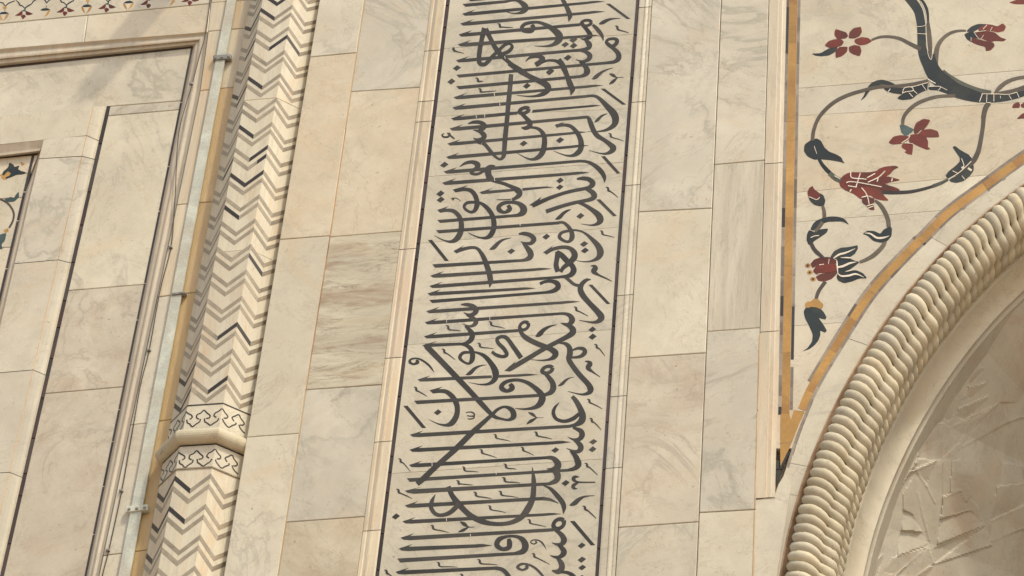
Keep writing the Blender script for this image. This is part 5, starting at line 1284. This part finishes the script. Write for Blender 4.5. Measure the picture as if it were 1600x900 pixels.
# flower in the inner recess
TA, TB, TC = (0, 220, 10), (0, 160, 5), (0, 300, 4.5)
FP(TA, 'petal', [(20, 520), (60, 550), (120, 480), (165, 510), (150, 545), (80, 575), (110, 602), (60, 605), (22, 570)], 'gold', 0, wing, YQ)
FP(TA, 'petal', [(150, 343), (212, 380), (225, 412), (302, 392), (280, 448), (330, 475), (398, 490), (365, 522), (250, 532), (190, 562), (100, 592), (70, 575), (160, 530), (172, 508), (130, 488), (60, 550), (28, 540), (60, 480), (130, 420)], 'green', 0.0006, wing, YQ)
FP(TA, 'bud', [(318, 328), (345, 345), (395, 362), (340, 392)], 'gold', 0, wing, YQ)
FP(TB, 'leaf', [(35, 755), (88, 738), (108, 750), (125, 720), (146, 698), (148, 740), (112, 775), (60, 778)], 'bluegreen', 0, wing, YQ)
FS(TC, 'stem', [(-40, 40, 12), (0, 50, 13), (55, 80, 14), (95, 140, 14), (92, 200, 13), (65, 252, 12)], 'stem', 0, wing, YQ)
FP(TC, 'bud', [(25, 270), (55, 255), (62, 275), (40, 290)], 'gold', 0, wing, YQ)
FP(TC, 'leaf', [(-30, 320), (5, 300), (45, 290), (35, 340), (10, 370), (20, 402), (-30, 395)], 'bluegreen', 0, wing, YQ)

# ================================================================== lightning conductor strip and cable
con = thing('metal_strip', 'flat galvanised metal strip clamped upright to the wall beside the zigzag column', 'metal strip', P(195, 900, YW))
ys_ = [-300 + 40 * k for k in range(32)]
ruled(con, 'strip', [([(STL(y) + 1, y) for y in ys_], YW - 0.002), ([(STL(y), y) for y in ys_], YW - 0.020), ([(STL(y) + 1.0, y) for y in ys_], YW - 0.026), ([(STR(y) - 1.6, y) for y in ys_], YW - 0.026), ([(STR(y) - 0.6, y) for y in ys_], YW - 0.020), ([(STR(y), y) for y in ys_], YW - 0.002)], M['steel'])
for cx, cy, hw, th in ((347, 89.5, 14, 3.6), (279.5, 458.5, 11, 1.6), (214, 794.5, 17, 4.4)):
    sl_ = -0.1
    pts = [(cx - hw, cy - th - hw * sl_), (cx + hw, cy - th + hw * sl_), (cx + hw, cy + th + hw * sl_), (cx - hw, cy + th - hw * sl_)]
    vs, fs = slab_geo([XZ(x, y, YW - 0.03) for x, y in pts], YW - 0.036, 0.0, 0.003, YW - 0.001)
    br_ = mesh('bracket', vs, fs, M['steeldark' if cy < 700 else 'steel'], con)
    if th > 3:
        for dx in (-hw * 0.72, 0.0, hw * 0.72):
            c = P(cx + dx, cy + dx * sl_, YW - 0.036); vs, fs = [], []
            for rad, yy in ((0.0105, c.y), (0.0105, c.y - 0.004), (0.006, c.y - 0.0065), (0.0, c.y - 0.0068)):
                for q in range(10): vs.append(Vector((c.x + rad * math.cos(q * math.pi / 5), yy, c.z + rad * math.sin(q * math.pi / 5))))
            for r_ in range(3):
                for q in range(10): fs.append((r_ * 10 + q, r_ * 10 + (q + 1) % 10, r_ * 10 + 10 + (q + 1) % 10, r_ * 10 + 10 + q))
            sub('screw', vs, fs, M['steeldark'], br_, True)
def tube(path, rad, nv=6):
    vs, fs = [], []
    for i, p in enumerate(path):
        t = (path[min(i + 1, len(path) - 1)] - path[max(i - 1, 0)]).normalized(); u = t.cross(Vector((0, 1, 0))).normalized(); v = t.cross(u)
        for k in range(nv):
            a = 2 * math.pi * k / nv; vs.append(p + u * (rad * math.cos(a)) + v * (rad * math.sin(a)))
    for i in range(len(path) - 1):
        for k in range(nv): fs.append((i * nv + k, i * nv + (k + 1) % nv, (i + 1) * nv + (k + 1) % nv, (i + 1) * nv + k))
    return vs, fs
cab = thing('thin_cable', 'thin dark cable clipped to the wall left of the metal strip', 'cable', P(160, 900, YW))
wp = [(352, -300), (333, -60), (328.5, 0), (320, 57), (311, 90), (300, 132), (283, 190), (277, 230), (274.5, 290), (272, 330), (267, 387), (250, 455), (233, 548), (220, 600), (207, 673), (190, 768), (170, 860), (160, 900), (150, 960)]
path = [P(x, y, YW - 0.008) for x, y in [(q[0], q[1]) for q in catmull(wp, 5)]]
vs, fs = tube(path, 0.0032); mesh('wire', vs, fs, M['wire'], cab, True)
for x, y in ((299, 132), (267, 387.5), (233, 548), (190, 768), (169, 861)):
    vs, fs = slab_geo([XZ(x + dx, y + dy, YW) for dx, dy in ((-3.2, -1.2), (2.6, -2.0), (3.2, 1.2), (-2.6, 2.0))], YW - 0.015, 0.0, 0.003, YW); mesh('clip', vs, fs, M['steeldark'], cab)

# unseen spout-shaped body added above the picture to cast the shadow across the frieze
tip = P(152, 112, YW); LS = 0.85
sx, sz = tip.x + LS * sdir.x / -sdir.y, tip.z + LS * sdir.z / -sdir.y
vs, fs = [], []
for yy, hw, hh_ in ((YW + 0.05, 0.15, 0.15), (YW - 0.25, 0.135, 0.125), (YW - 0.6, 0.12, 0.10), (YW - LS, 0.105, 0.075), (YW - LS - 0.03, 0.07, 0.05)):
    n_ = 12
    for q in range(n_):
        aa = 2 * math.pi * q / n_; vs.append(Vector((sx + hw * math.cos(aa), yy, sz + hh_ * math.sin(aa))))
for r_ in range(4):
    for q in range(12): fs.append((r_ * 12 + q, r_ * 12 + (q + 1) % 12, r_ * 12 + 12 + (q + 1) % 12, r_ * 12 + 12 + q))
fs.append(tuple(range(48, 60)))
mesh('shadow_caster', vs, fs, M['cream'], wing, True)
